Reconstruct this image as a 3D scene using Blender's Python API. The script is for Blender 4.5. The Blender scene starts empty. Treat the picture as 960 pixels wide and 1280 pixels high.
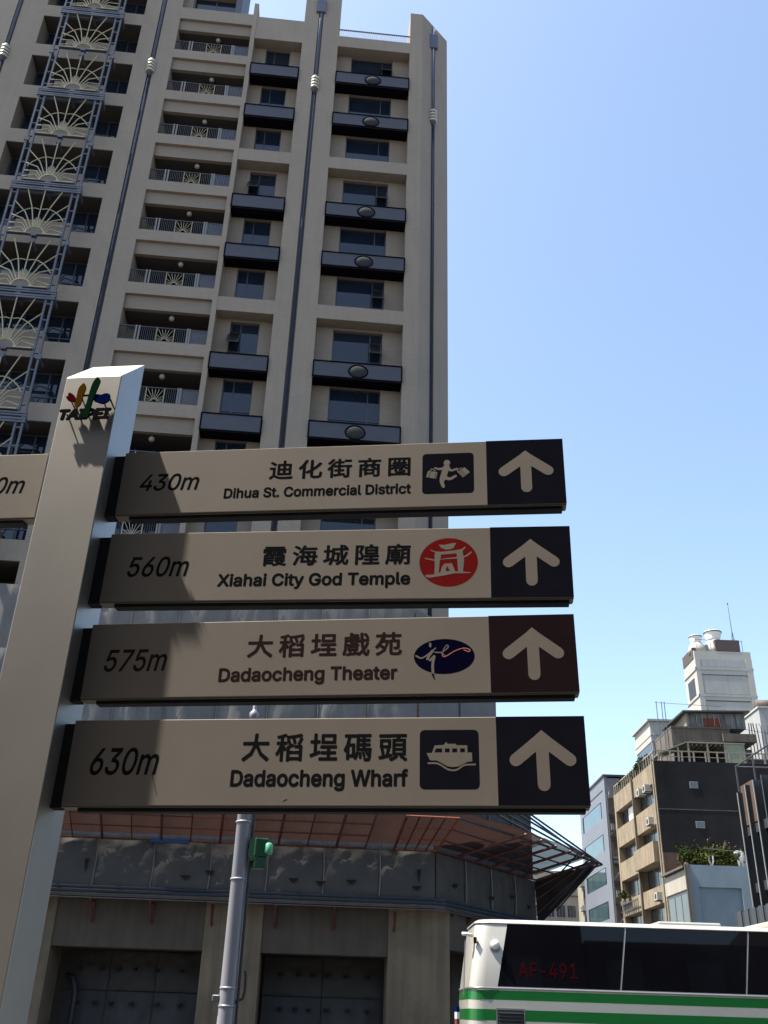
import bpy, bmesh, math, random
from mathutils import Vector, Matrix, noise
from mathutils.geometry import tessellate_polygon
S = bpy.context.scene
C = S.collection
R = math.radians
random.seed(7)

# ---------------------------------------------------------------- camera
EYE = Vector((0, 0, 1.6))
th, rl, FPX = R(27.757), R(1.85), 1190.0
X0 = Vector((1, 0, 0)); U0 = Vector((0, -math.sin(th), math.cos(th))); F0 = Vector((0, math.cos(th), math.sin(th)))
cx = X0 * math.cos(rl) + U0 * math.sin(rl); cu = U0 * math.cos(rl) - X0 * math.sin(rl)
cam = bpy.data.cameras.new('camera'); co = bpy.data.objects.new('camera', cam); C.objects.link(co)
m = Matrix((cx, cu, -F0)).transposed().to_4x4(); m.translation = EYE
co.matrix_world = m
cam.sensor_fit = 'VERTICAL'; cam.sensor_height = 32.0; cam.lens = FPX * 32.0 / 1280.0
cam.clip_start = 0.05; cam.clip_end = 5000
S.camera = co

# ---------------------------------------------------------------- sky, sun, exposure
SUN_EL, SUN_AZ = R(62.8), R(5.1)          # height of the sun, and the way its light travels from +X towards +Y
L = Vector((math.cos(SUN_EL) * math.cos(SUN_AZ), math.cos(SUN_EL) * math.sin(SUN_AZ), -math.sin(SUN_EL)))
w = bpy.data.worlds.new('World'); S.world = w; w.use_nodes = True
nt = w.node_tree
sky = nt.nodes.new('ShaderNodeTexSky'); sky.sky_type = 'NISHITA'; sky.sun_disc = False
sky.sun_elevation = SUN_EL; sky.sun_rotation = math.atan2(-L.x, -L.y)
sky.air_density = 1.0; sky.dust_density = 1.6; sky.ozone_density = 0.2; sky.altitude = 0
bg = nt.nodes['Background']; bg.inputs[1].default_value = 0.11
tint = nt.nodes.new('ShaderNodeMix'); tint.data_type = 'RGBA'; tint.blend_type = 'MULTIPLY'; tint.inputs[0].default_value = 1.0
tint.inputs[7].default_value = (1.0, 1.012, 0.985, 1)                 # a little greener than the model's clean-air blue
nt.links.new(sky.outputs[0], tint.inputs[6]); nt.links.new(tint.outputs[2], bg.inputs[0])
sun = bpy.data.lights.new('sun', 'SUN'); sun.energy = 5.0; sun.angle = R(0.53); sun.color = (1.0, 0.92, 0.81)
so = bpy.data.objects.new('sun', sun); C.objects.link(so); so.rotation_euler = L.to_track_quat('-Z', 'Y').to_euler()
so.location = (-20, -5, 60)
S.view_settings.view_transform = 'Standard'; S.view_settings.look = 'None'
S.view_settings.exposure = 1.6; S.view_settings.gamma = 1.0

# ---------------------------------------------------------------- helpers
class MB:
    def __init__(s): s.v = []; s.f = []; s.mi = []; s.cur = 0
    def add(s, vs, fs):
        n = len(s.v); s.v += [tuple(v) for v in vs]; s.f += [tuple(i + n for i in f) for f in fs]; s.mi += [s.cur] * len(fs); return s
    def box(s, x0, x1, y0, y1, z0, z1):
        return s.add([(x0, y0, z0), (x1, y0, z0), (x1, y1, z0), (x0, y1, z0), (x0, y0, z1), (x1, y0, z1), (x1, y1, z1), (x0, y1, z1)],
                     [(0, 3, 2, 1), (4, 5, 6, 7), (0, 1, 5, 4), (1, 2, 6, 5), (2, 3, 7, 6), (3, 0, 4, 7)])
    def quad(s, a, b, c, d): return s.add([a, b, c, d], [(0, 1, 2, 3)])
    def prism(s, pts, y0, y1):                      # outline in x,z pushed from y0 back to y1
        n = len(pts); vs = [(p[0], y0, p[1]) for p in pts] + [(p[0], y1, p[1]) for p in pts]
        tri = tessellate_polygon([[Vector((p[0], p[1], 0)) for p in pts]])
        fs = []
        for a, b, c in tri:
            A, B, D = pts[a], pts[b], pts[c]
            ccw = (B[0] - A[0]) * (D[1] - A[1]) - (B[1] - A[1]) * (D[0] - A[0]) > 0
            t = (a, b, c) if ccw else (a, c, b)
            fs.append(t); fs.append((t[0] + n, t[2] + n, t[1] + n))
        area = sum(pts[i][0] * pts[(i + 1) % n][1] - pts[(i + 1) % n][0] * pts[i][1] for i in range(n))
        for i in range(n):
            j = (i + 1) % n
            fs.append((j, i, i + n, j + n) if area > 0 else (i, j, j + n, i + n))
        return s.add(vs, fs)
    def slab(s, pts, z0, z1):                       # outline in x,y raised from z0 to z1
        n = len(pts)
        area = sum(pts[i][0] * pts[(i + 1) % n][1] - pts[(i + 1) % n][0] * pts[i][1] for i in range(n))
        if area < 0: pts = pts[::-1]
        vs = [(p[0], p[1], z0) for p in pts] + [(p[0], p[1], z1) for p in pts]
        fs = [tuple(range(n))[::-1], tuple(range(n, 2 * n))] + [(i, (i + 1) % n, (i + 1) % n + n, i + n) for i in range(n)]
        return s.add(vs, fs)
    def tube(s, pts, r, n=6, r1=None, cap=True):
        pts = [Vector(p) for p in pts]; k = len(pts); vs = []; fs = []
        ref = None
        for i, p in enumerate(pts):
            d = (pts[min(i + 1, k - 1)] - pts[max(i - 1, 0)]).normalized()
            if ref is None:
                ref = d.orthogonal().normalized()
            a = (ref - d * ref.dot(d)).normalized(); b = d.cross(a); ref = a
            rr = r if r1 is None else r + (r1 - r) * i / (k - 1)
            if isinstance(r, (list, tuple)): rr = r[i]
            for j in range(n):
                t = 2 * math.pi * j / n
                vs.append(p + a * (rr * math.cos(t)) + b * (rr * math.sin(t)))
        for i in range(k - 1):
            for j in range(n):
                j2 = (j + 1) % n
                fs.append((i * n + j, i * n + j2, (i + 1) * n + j2, (i + 1) * n + j))
        if cap: fs += [tuple(range(n))[::-1], tuple(range((k - 1) * n, k * n))]
        return s.add(vs, fs)
    def lathe(s, prof, cxy, n=16):                  # profile of (radius, z) turned about a vertical axis
        vs = []; fs = []; k = len(prof)
        for r, z in prof:
            for j in range(n):
                t = 2 * math.pi * j / n; vs.append((cxy[0] + r * math.cos(t), cxy[1] + r * math.sin(t), z))
        for i in range(k - 1):
            for j in range(n):
                j2 = (j + 1) % n; fs.append((i * n + j, i * n + j2, (i + 1) * n + j2, (i + 1) * n + j))
        fs += [tuple(range(n))[::-1], tuple(range((k - 1) * n, k * n))]
        return s.add(vs, fs)
    def dome(s, c, rx, ry, rz, nu=14, nv=7, full=True):
        vs = []; fs = []
        lo = -math.pi / 2 if full else 0
        for i in range(nv + 1):
            ph = lo + (math.pi / 2 - lo) * i / nv
            for j in range(nu):
                t = 2 * math.pi * j / nu
                vs.append((c[0] + rx * math.cos(ph) * math.cos(t), c[1] + ry * math.cos(ph) * math.sin(t), c[2] + rz * math.sin(ph)))
        for i in range(nv):
            for j in range(nu):
                j2 = (j + 1) % nu; fs.append((i * nu + j, i * nu + j2, (i + 1) * nu + j2, (i + 1) * nu + j))
        return s.add(vs, fs)
    def mesh(s, name, mats, smooth=False):
        me = bpy.data.meshes.new(name); me.from_pydata(s.v, [], s.f)
        for mm in (mats if isinstance(mats, (list, tuple)) else [mats]): me.materials.append(mm)
        if any(s.mi): me.polygons.foreach_set('material_index', s.mi)
        if smooth: me.polygons.foreach_set('use_smooth', [True] * len(s.f))
        me.update(); return me
    def obj(s, name, mats, parent=None, smooth=False, bevel=0, seg=1, **k):
        o = bpy.data.objects.new(name, s.mesh(name, mats, smooth)); C.objects.link(o)
        if parent is not None: o.parent = parent
        if bevel:
            b = o.modifiers.new('bevel', 'BEVEL'); b.width = bevel; b.segments = seg; b.limit_method = 'ANGLE'
        for a, b in k.items(): o[a] = b
        return o

def link(name, me, parent=None, loc=None, scale=None, rot=None, **k):
    o = bpy.data.objects.new(name, me); C.objects.link(o)
    if parent is not None: o.parent = parent
    if loc: o.location = loc
    if scale: o.scale = scale
    if rot: o.rotation_euler = rot
    for a, b in k.items(): o[a] = b
    return o

def thing(name, label, cat, loc=(0, 0, 0), rz=0, group=None):
    o = bpy.data.objects.new(name, None); C.objects.link(o); o.location = loc; o.rotation_euler = (0, 0, rz)
    o.empty_display_size = 0.2
    o['label'] = label; o['category'] = cat
    if group: o['group'] = group
    return o

def tag(o, label, cat, group=None):
    o['label'] = label; o['category'] = cat
    if group: o['group'] = group
    return o

def copy_tree(o, parent=None):
    c = o.copy(); C.objects.link(c)
    if parent is not None: c.parent = parent
    for ch in list(o.children): copy_tree(ch, c)
    return c

def plane_frame(yaw, d, u=0.0, z=0.0, dw=0.0):
    a = R(yaw); e = Vector((math.cos(a), math.sin(a), 0)); n = Vector((-math.sin(a), math.cos(a), 0))
    return e * u + n * (d + dw) + Vector((0, 0, z)), a

# ---------------------------------------------------------------- materials
def mat(name, col, rough=0.7, metal=0.0, var=0.12, vscale=3.0, bump=0.0, bscale=20.0, streak=0.0, dirt=None, dirt_amt=0.0,
        spec=0.5, stretch=None, brick=None, trans=None, alpha=None, coat=0.0):
    mt = bpy.data.materials.new(name); mt.use_nodes = True; n = mt.node_tree; N = n.nodes; K = n.links
    p = N['Principled BSDF']; p.inputs['Roughness'].default_value = rough; p.inputs['Metallic'].default_value = metal
    p.inputs['Specular IOR Level'].default_value = spec
    if coat: p.inputs['Coat Weight'].default_value = coat
    tc = N.new('ShaderNodeTexCoord')
    vec = tc.outputs['Object']
    if stretch:
        mp = N.new('ShaderNodeMapping'); mp.inputs['Scale'].default_value = stretch; K.new(vec, mp.inputs[0]); vec = mp.outputs[0]
    nz = N.new('ShaderNodeTexNoise'); nz.inputs['Scale'].default_value = vscale; nz.inputs['Detail'].default_value = 6
    K.new(vec, nz.inputs['Vector'])
    mr = N.new('ShaderNodeMapRange'); mr.inputs[1].default_value = 0.3; mr.inputs[2].default_value = 0.7
    mr.inputs[3].default_value = 1 - var; mr.inputs[4].default_value = 1 + var; K.new(nz.outputs[0], mr.inputs[0])
    mx = N.new('ShaderNodeMix'); mx.data_type = 'RGBA'; mx.blend_type = 'MULTIPLY'; mx.inputs[0].default_value = 1
    mx.inputs[6].default_value = (*col, 1)
    K.new(mr.outputs[0], mx.inputs[7])
    out = mx.outputs[2]
    if brick:
        sx, sz, mort, dark = brick
        sp = N.new('ShaderNodeSeparateXYZ'); K.new(tc.outputs['Object'], sp.inputs[0])
        ad = N.new('ShaderNodeMath'); ad.operation = 'ADD'; K.new(sp.outputs[0], ad.inputs[0]); K.new(sp.outputs[1], ad.inputs[1])
        cb = N.new('ShaderNodeCombineXYZ'); K.new(ad.outputs[0], cb.inputs[0]); K.new(sp.outputs[2], cb.inputs[1])
        bk = N.new('ShaderNodeTexBrick'); bk.inputs['Scale'].default_value = 1.0
        bk.inputs['Brick Width'].default_value = sx; bk.inputs['Row Height'].default_value = sz
        bk.inputs['Mortar Size'].default_value = mort; bk.inputs['Mortar Smooth'].default_value = 0.3; bk.inputs['Bias'].default_value = -0.2
        bk.inputs['Color1'].default_value = (1.03, 1.03, 1.02, 1); bk.inputs['Color2'].default_value = (0.95, 0.95, 0.95, 1)
        bk.inputs['Mortar'].default_value = (dark, dark, dark, 1); K.new(cb.outputs[0], bk.inputs['Vector'])
        m2 = N.new('ShaderNodeMix'); m2.data_type = 'RGBA'; m2.blend_type = 'MULTIPLY'; m2.inputs[0].default_value = 1
        K.new(out, m2.inputs[6]); K.new(bk.outputs[0], m2.inputs[7]); out = m2.outputs[2]
    if streak:
        mp = N.new('ShaderNodeMapping'); mp.inputs['Scale'].default_value = (2.2, 2.2, 0.12); K.new(tc.outputs['Object'], mp.inputs[0])
        n2 = N.new('ShaderNodeTexNoise'); n2.inputs['Scale'].default_value = 2.0; n2.inputs['Detail'].default_value = 8; K.new(mp.outputs[0], n2.inputs['Vector'])
        r2 = N.new('ShaderNodeMapRange'); r2.inputs[1].default_value = 0.45; r2.inputs[2].default_value = 0.7; r2.inputs[3].default_value = 0; r2.inputs[4].default_value = streak
        K.new(n2.outputs[0], r2.inputs[0])
        m3 = N.new('ShaderNodeMix'); m3.data_type = 'RGBA'; K.new(r2.outputs[0], m3.inputs[0]); K.new(out, m3.inputs[6])
        dc = dirt or tuple(c * 0.35 for c in col); m3.inputs[7].default_value = (*dc, 1); out = m3.outputs[2]
    if dirt and dirt_amt:
        n4 = N.new('ShaderNodeTexNoise'); n4.inputs['Scale'].default_value = vscale * 0.6; n4.inputs['Detail'].default_value = 9; n4.inputs['Roughness'].default_value = 0.7
        K.new(tc.outputs['Object'], n4.inputs['Vector'])
        r4 = N.new('ShaderNodeMapRange'); r4.inputs[1].default_value = 0.48; r4.inputs[2].default_value = 0.68; r4.inputs[3].default_value = 0; r4.inputs[4].default_value = dirt_amt
        K.new(n4.outputs[0], r4.inputs[0])
        m5 = N.new('ShaderNodeMix'); m5.data_type = 'RGBA'; K.new(r4.outputs[0], m5.inputs[0]); K.new(out, m5.inputs[6]); m5.inputs[7].default_value = (*dirt, 1); out = m5.outputs[2]
    K.new(out, p.inputs['Base Color'])
    if bump:
        n3 = N.new('ShaderNodeTexNoise'); n3.inputs['Scale'].default_value = bscale; n3.inputs['Detail'].default_value = 5; K.new(tc.outputs['Object'], n3.inputs['Vector'])
        bp = N.new('ShaderNodeBump'); bp.inputs['Strength'].default_value = bump; bp.inputs['Distance'].default_value = 0.02
        K.new(n3.outputs[0], bp.inputs['Height']); K.new(bp.outputs[0], p.inputs['Normal'])
    if trans:
        tr = N.new('ShaderNodeBsdfTranslucent'); tr.inputs[0].default_value = (*trans[0], 1)
        ms = N.new('ShaderNodeMixShader'); ms.inputs[0].default_value = trans[1]
        K.new(p.outputs[0], ms.inputs[1]); K.new(tr.outputs[0], ms.inputs[2]); last = ms.outputs[0]
        if alpha is not None:
            tp = N.new('ShaderNodeBsdfTransparent'); m6 = N.new('ShaderNodeMixShader'); m6.inputs[0].default_value = alpha
            K.new(tp.outputs[0], m6.inputs[1]); K.new(last, m6.inputs[2]); last = m6.outputs[0]
        K.new(last, N['Material Output'].inputs[0])
    return mt

def glass(name, col, rough=0.03, spec=1.0, metal=0.0):
    return mat(name, col, rough=rough, var=0.25, vscale=0.6, spec=spec, metal=metal, bump=0.015, bscale=0.7)

M = dict(
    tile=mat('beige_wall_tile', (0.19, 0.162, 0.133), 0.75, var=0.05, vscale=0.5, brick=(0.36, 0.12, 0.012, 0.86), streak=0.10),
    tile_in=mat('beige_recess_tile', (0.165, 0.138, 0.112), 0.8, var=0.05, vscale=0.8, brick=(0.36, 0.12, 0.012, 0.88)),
    soffit=mat('shade_dark_soffit', (0.042, 0.0372, 0.033), 0.85, var=0.08),  # dark tone puts the shade under slabs and ceilings into the colour
    navy=mat('dark_navy_metal', (0.034, 0.037, 0.053), 0.6, var=0.12, vscale=1.2, spec=0.4),
    navy_edge=mat('navy_trim_and_shade', (0.004, 0.0045, 0.007), 0.75, spec=0.0, var=0.1),  # trim colour, also the near-black shade of balcony undersides and recess wall
    oval=mat('ribbed_grey_metal', (0.024, 0.026, 0.031), 0.85, spec=0.15, var=0.2, vscale=14),
    pane=glass('blue_tinted_glass', (0.008, 0.013, 0.024), 0.03, 0.55),
    pipelow=mat('dull_blue_pipe', (0.026, 0.032, 0.052), 0.95, spec=0.0, var=0.1),
    frame=mat('dark_window_frame', (0.03, 0.033, 0.045), 0.45, var=0.1),
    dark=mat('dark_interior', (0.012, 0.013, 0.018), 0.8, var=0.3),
    pipe=mat('blue_grey_pipe', (0.075, 0.09, 0.14), 0.7, spec=0.2, var=0.1, vscale=2),
    bead=mat('cream_ring_metal', (0.3472, 0.336, 0.2688), 0.35, var=0.1),
    steel=mat('blue_grey_steel', (0.045, 0.055, 0.08), 0.5, var=0.15, vscale=2),
    fan=mat('pale_gold_metal', (0.3, 0.28, 0.2), 0.8, spec=0.15, var=0.12, vscale=3),
    rail=mat('dark_railing_metal', (0.0195, 0.0203, 0.0226), 0.5, var=0.1),
    railpost=mat('grey_railing_post', (0.132, 0.132, 0.132), 0.5, var=0.1),
    white=mat('white_paint', (0.6, 0.6, 0.58), 0.5, var=0.05),
    globe=mat('white_globe_lamp', (0.225, 0.215, 0.19), 0.3, var=0.05),
    signface=mat('champagne_metallic_paint', (0.205, 0.183, 0.154), 0.6, metal=0.08, spec=0.15, var=0.045, vscale=5, bump=0.02, bscale=400, dirt=(0.16, 0.14, 0.115), dirt_amt=0.2),
    post=mat('silver_metallic_post_paint', (0.34, 0.325, 0.30), 0.38, metal=0.62, var=0.06, vscale=4, streak=0.15, dirt=(0.16, 0.14, 0.12), bump=0.012, bscale=300),
    black=mat('black_sign_film', (0.0096, 0.0104, 0.016), 0.75, spec=0.0, var=0.1, vscale=9),
    maroon=mat('maroon_sign_film', (0.02, 0.012, 0.015), 0.75, spec=0.0, var=0.1, vscale=9),
    ink=mat('black_lettering', (0.012, 0.012, 0.014), 0.75, spec=0.0, var=0.05),
    inkbrown=mat('brown_lettering', (0.03, 0.018, 0.018), 0.75, spec=0.0, var=0.05),
    red=mat('red_sign_film', (0.17, 0.012, 0.012), 0.75, spec=0.0, var=0.06, vscale=12),
    navyfilm=mat('navy_sign_film', (0.0036, 0.0036, 0.018), 0.75, spec=0.0, var=0.06, vscale=12),
    pinkline=mat('salmon_sign_film', (0.5, 0.16, 0.14), 0.5, var=0.05),
    bracket=mat('charcoal_bracket', (0.0231, 0.0238, 0.0262), 0.75, spec=0.12, var=0.15, vscale=12),
    em_red=mat('emblem_red', (0.072, 0.0036, 0.006), 0.75, spec=0.0), em_yel=mat('emblem_ochre', (0.084, 0.042, 0.005), 0.75, spec=0.0),
    em_grn=mat('emblem_green', (0.0048, 0.024, 0.0112), 0.75, spec=0.0), em_blu=mat('emblem_blue', (0.0022, 0.0079, 0.0616), 0.75, spec=0.0),
    concrete=mat('stained_concrete', (0.15, 0.112, 0.07), 0.9, var=0.14, vscale=1.2, streak=0.45, dirt=(0.04, 0.035, 0.028), dirt_amt=0.4, bump=0.5, bscale=9),
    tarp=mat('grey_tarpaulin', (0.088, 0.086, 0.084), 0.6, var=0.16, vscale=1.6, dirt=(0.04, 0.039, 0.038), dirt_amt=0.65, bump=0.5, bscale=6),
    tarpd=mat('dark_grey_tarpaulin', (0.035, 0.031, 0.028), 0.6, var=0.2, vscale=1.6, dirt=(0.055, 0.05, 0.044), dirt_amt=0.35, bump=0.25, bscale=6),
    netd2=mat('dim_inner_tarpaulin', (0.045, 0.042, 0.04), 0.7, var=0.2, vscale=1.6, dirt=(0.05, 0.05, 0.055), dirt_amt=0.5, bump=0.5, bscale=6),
    redpipe=mat('red_oxide_scaffold_pipe', (0.0612, 0.0112, 0.0076), 0.6, var=0.2, vscale=2, dirt=(0.18, 0.07, 0.05), dirt_amt=0.4),
    orangepipe=mat('sunlit_orange_pipe', (0.1664, 0.0448, 0.0179), 0.55, var=0.15, vscale=2),  # orange tone stands for red pipes catching the sun
    galv=mat('galvanised_pipe', (0.105, 0.1085, 0.1155), 0.45, metal=0.5, var=0.15, vscale=3),
    bluepipe=mat('dark_blue_pipe', (0.012, 0.021, 0.033), 0.5, var=0.2),
    beam=mat('fascia_shade_concrete', (0.066, 0.05, 0.035), 0.9, var=0.16, vscale=1.2, streak=0.5, dirt=(0.032, 0.027, 0.022), dirt_amt=0.4, bump=0.5, bscale=9),  # darker copy of the column concrete, fascia shadow in its colour
    netblack=mat('black_debris_net', (0.024, 0.02, 0.019), 0.95, var=0.3, vscale=2, spec=0.0),
    sashdark=mat('dark_sash_glass', (0.006, 0.007, 0.010), 0.3, var=0.2),
    net=mat('red_brown_safety_net', (0.04, 0.026, 0.025), 0.9, var=0.3, vscale=1.2, dirt=(0.085, 0.078, 0.072), dirt_amt=0.55, trans=((0.022, 0.012, 0.010), 0.45), alpha=0.95),
    netd=mat('dark_safety_net', (0.0375, 0.0338, 0.0338), 0.9, var=0.3, vscale=1.2, trans=((0.02, 0.018, 0.018), 0.4), alpha=0.85),
    bluefoam=mat('blue_plastic', (0.008, 0.04, 0.168), 0.4),
    pole=mat('grey_painted_steel_pole', (0.216, 0.22, 0.24), 0.42, metal=0.15, var=0.08, vscale=2, stretch=(1, 1, .3)),
    green=mat('traffic_green_paint', (0.0037, 0.0493, 0.017), 0.45, var=0.1), greend=mat('dark_green_housing', (0.008, 0.05, 0.022), 0.5, var=0.1),
    greenpale=mat('pale_green_lens_hood', (0.066, 0.275, 0.1485), 0.4),  # hood in a paler green than the housing
    buswhite=mat('cream_bus_paint', (0.34, 0.335, 0.3), 0.3, var=0.03, coat=0.5), busgreen=mat('green_bus_stripe', (0.0049, 0.1044, 0.0184), 0.3, var=0.04, coat=0.5),
    busglass=glass('dark_tinted_bus_glass', (0.003, 0.003, 0.004), 0.02, spec=0.25), alu=mat('aluminium_trim', (0.25, 0.25, 0.25), 0.35, metal=0.6, var=0.05),
    rubber=mat('black_rubber', (0.02, 0.02, 0.02), 0.8), busred=mat('red_window_lettering', (0.027, 0.0024, 0.0042), 0.75, spec=0.0),
    asphalt=mat('asphalt', (0.042, 0.042, 0.044), 0.9, var=0.2, vscale=2, bump=0.4, bscale=60), paving=mat('grey_paving', (0.05, 0.049, 0.047), 0.85, var=0.12, vscale=1.5),
    earth=mat('city_ground', (0.16, 0.15, 0.14), 0.95, var=0.2, vscale=0.05), line=mat('white_road_paint', (0.7, 0.7, 0.68), 0.7),
    tan=mat('ochre_facade_render', (0.195, 0.158, 0.105), 0.85, var=0.12, vscale=0.8, streak=0.8, dirt=(0.07, 0.052, 0.036), dirt_amt=0.5, bump=0.3, bscale=8),
    darkwall=mat('shade_dark_party_wall', (0.017, 0.0165, 0.0185), 0.9, spec=0.1, var=0.3, vscale=0.35, streak=0.4, dirt=(0.02, 0.018, 0.018), dirt_amt=0.35, bump=0.4, bscale=5),  # near-black base holds the wall's shade; streaks and dirt on top
    rustwall=mat('rust_brown_wall', (0.055, 0.032, 0.022), 0.9, var=0.3, vscale=0.7, streak=0.4),
    bluewall=mat('pale_blue_render', (0.1836, 0.2448, 0.2856), 0.8, var=0.1, vscale=0.8, streak=0.35, dirt=(0.2, 0.22, 0.23), dirt_amt=0.3),
    greyblue=mat('blue_grey_cladding', (0.1116, 0.1224, 0.1476), 0.5, var=0.05, vscale=0.3, streak=0.15), bluegrey_side=mat('lilac_grey_cladding', (0.13, 0.135, 0.155), 0.6, var=0.06),
    teal=glass('teal_curtain_glass', (0.028, 0.056, 0.0616), 0.08), whitewall=mat('off_white_wall_panel', (0.2883, 0.2883, 0.2677), 0.7, var=0.06, vscale=0.4, streak=0.25, dirt=(0.36, 0.34, 0.3)),
    greypanel=mat('light_grey_panel', (0.255, 0.2635, 0.2635), 0.7, var=0.08, vscale=0.5, streak=0.2), brown=mat('brown_metal_box', (0.049, 0.035, 0.0315), 0.7, var=0.2),
    greytank=mat('mottled_tank_house', (0.128, 0.136, 0.14), 0.9, var=0.35, vscale=1.5, streak=0.6, dirt=(0.05, 0.05, 0.05), dirt_amt=0.5), orange=mat('orange_tarp', (0.135, 0.027, 0.0105), 0.8, var=0.2, vscale=2),
    darkconc=mat('dark_weathered_concrete', (0.077, 0.0665, 0.056), 0.9, var=0.2, vscale=0.8, streak=0.5), palegreen=mat('pale_green_sheet', (0.2016, 0.2352, 0.168), 0.8, var=0.08), cream=mat('cream_concrete', (0.207, 0.1935, 0.153), 0.85, var=0.12),
    beige=mat('far_beige_facade', (0.26, 0.245, 0.21), 0.85, var=0.1, vscale=0.4, streak=0.3), farglass=glass('far_window_glass', (0.03, 0.033, 0.038), 0.15),
    leaf=mat('green_leaves', (0.0396, 0.0504, 0.0115), 0.9, spec=0.05, var=0.45, vscale=1.5), leafd=mat('dark_leaves', (0.0192, 0.0272, 0.008), 0.9, spec=0.05, var=0.4, vscale=1.5), twig=mat('dry_twigs', (0.13, 0.09, 0.06), 0.9, var=0.2),
    leafred=mat('reddish_dry_leaves', (0.07, 0.035, 0.02), 0.8, var=0.4), finm=mat('slate_blue_fin', (0.016, 0.021, 0.027), 0.5, var=0.1), finl=mat('pale_fin_edge', (0.13, 0.13, 0.12), 0.5, var=0.1),
    behind=mat('dark_unseen_facade', (0.035, 0.0336, 0.0315), 0.85, var=0.2, vscale=0.3), acm=mat('air_conditioner_casing', (0.3, 0.3, 0.282), 0.6, var=0.08),  # behind: unseen facade, darkened to keep ambient light off the signs
)

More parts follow.
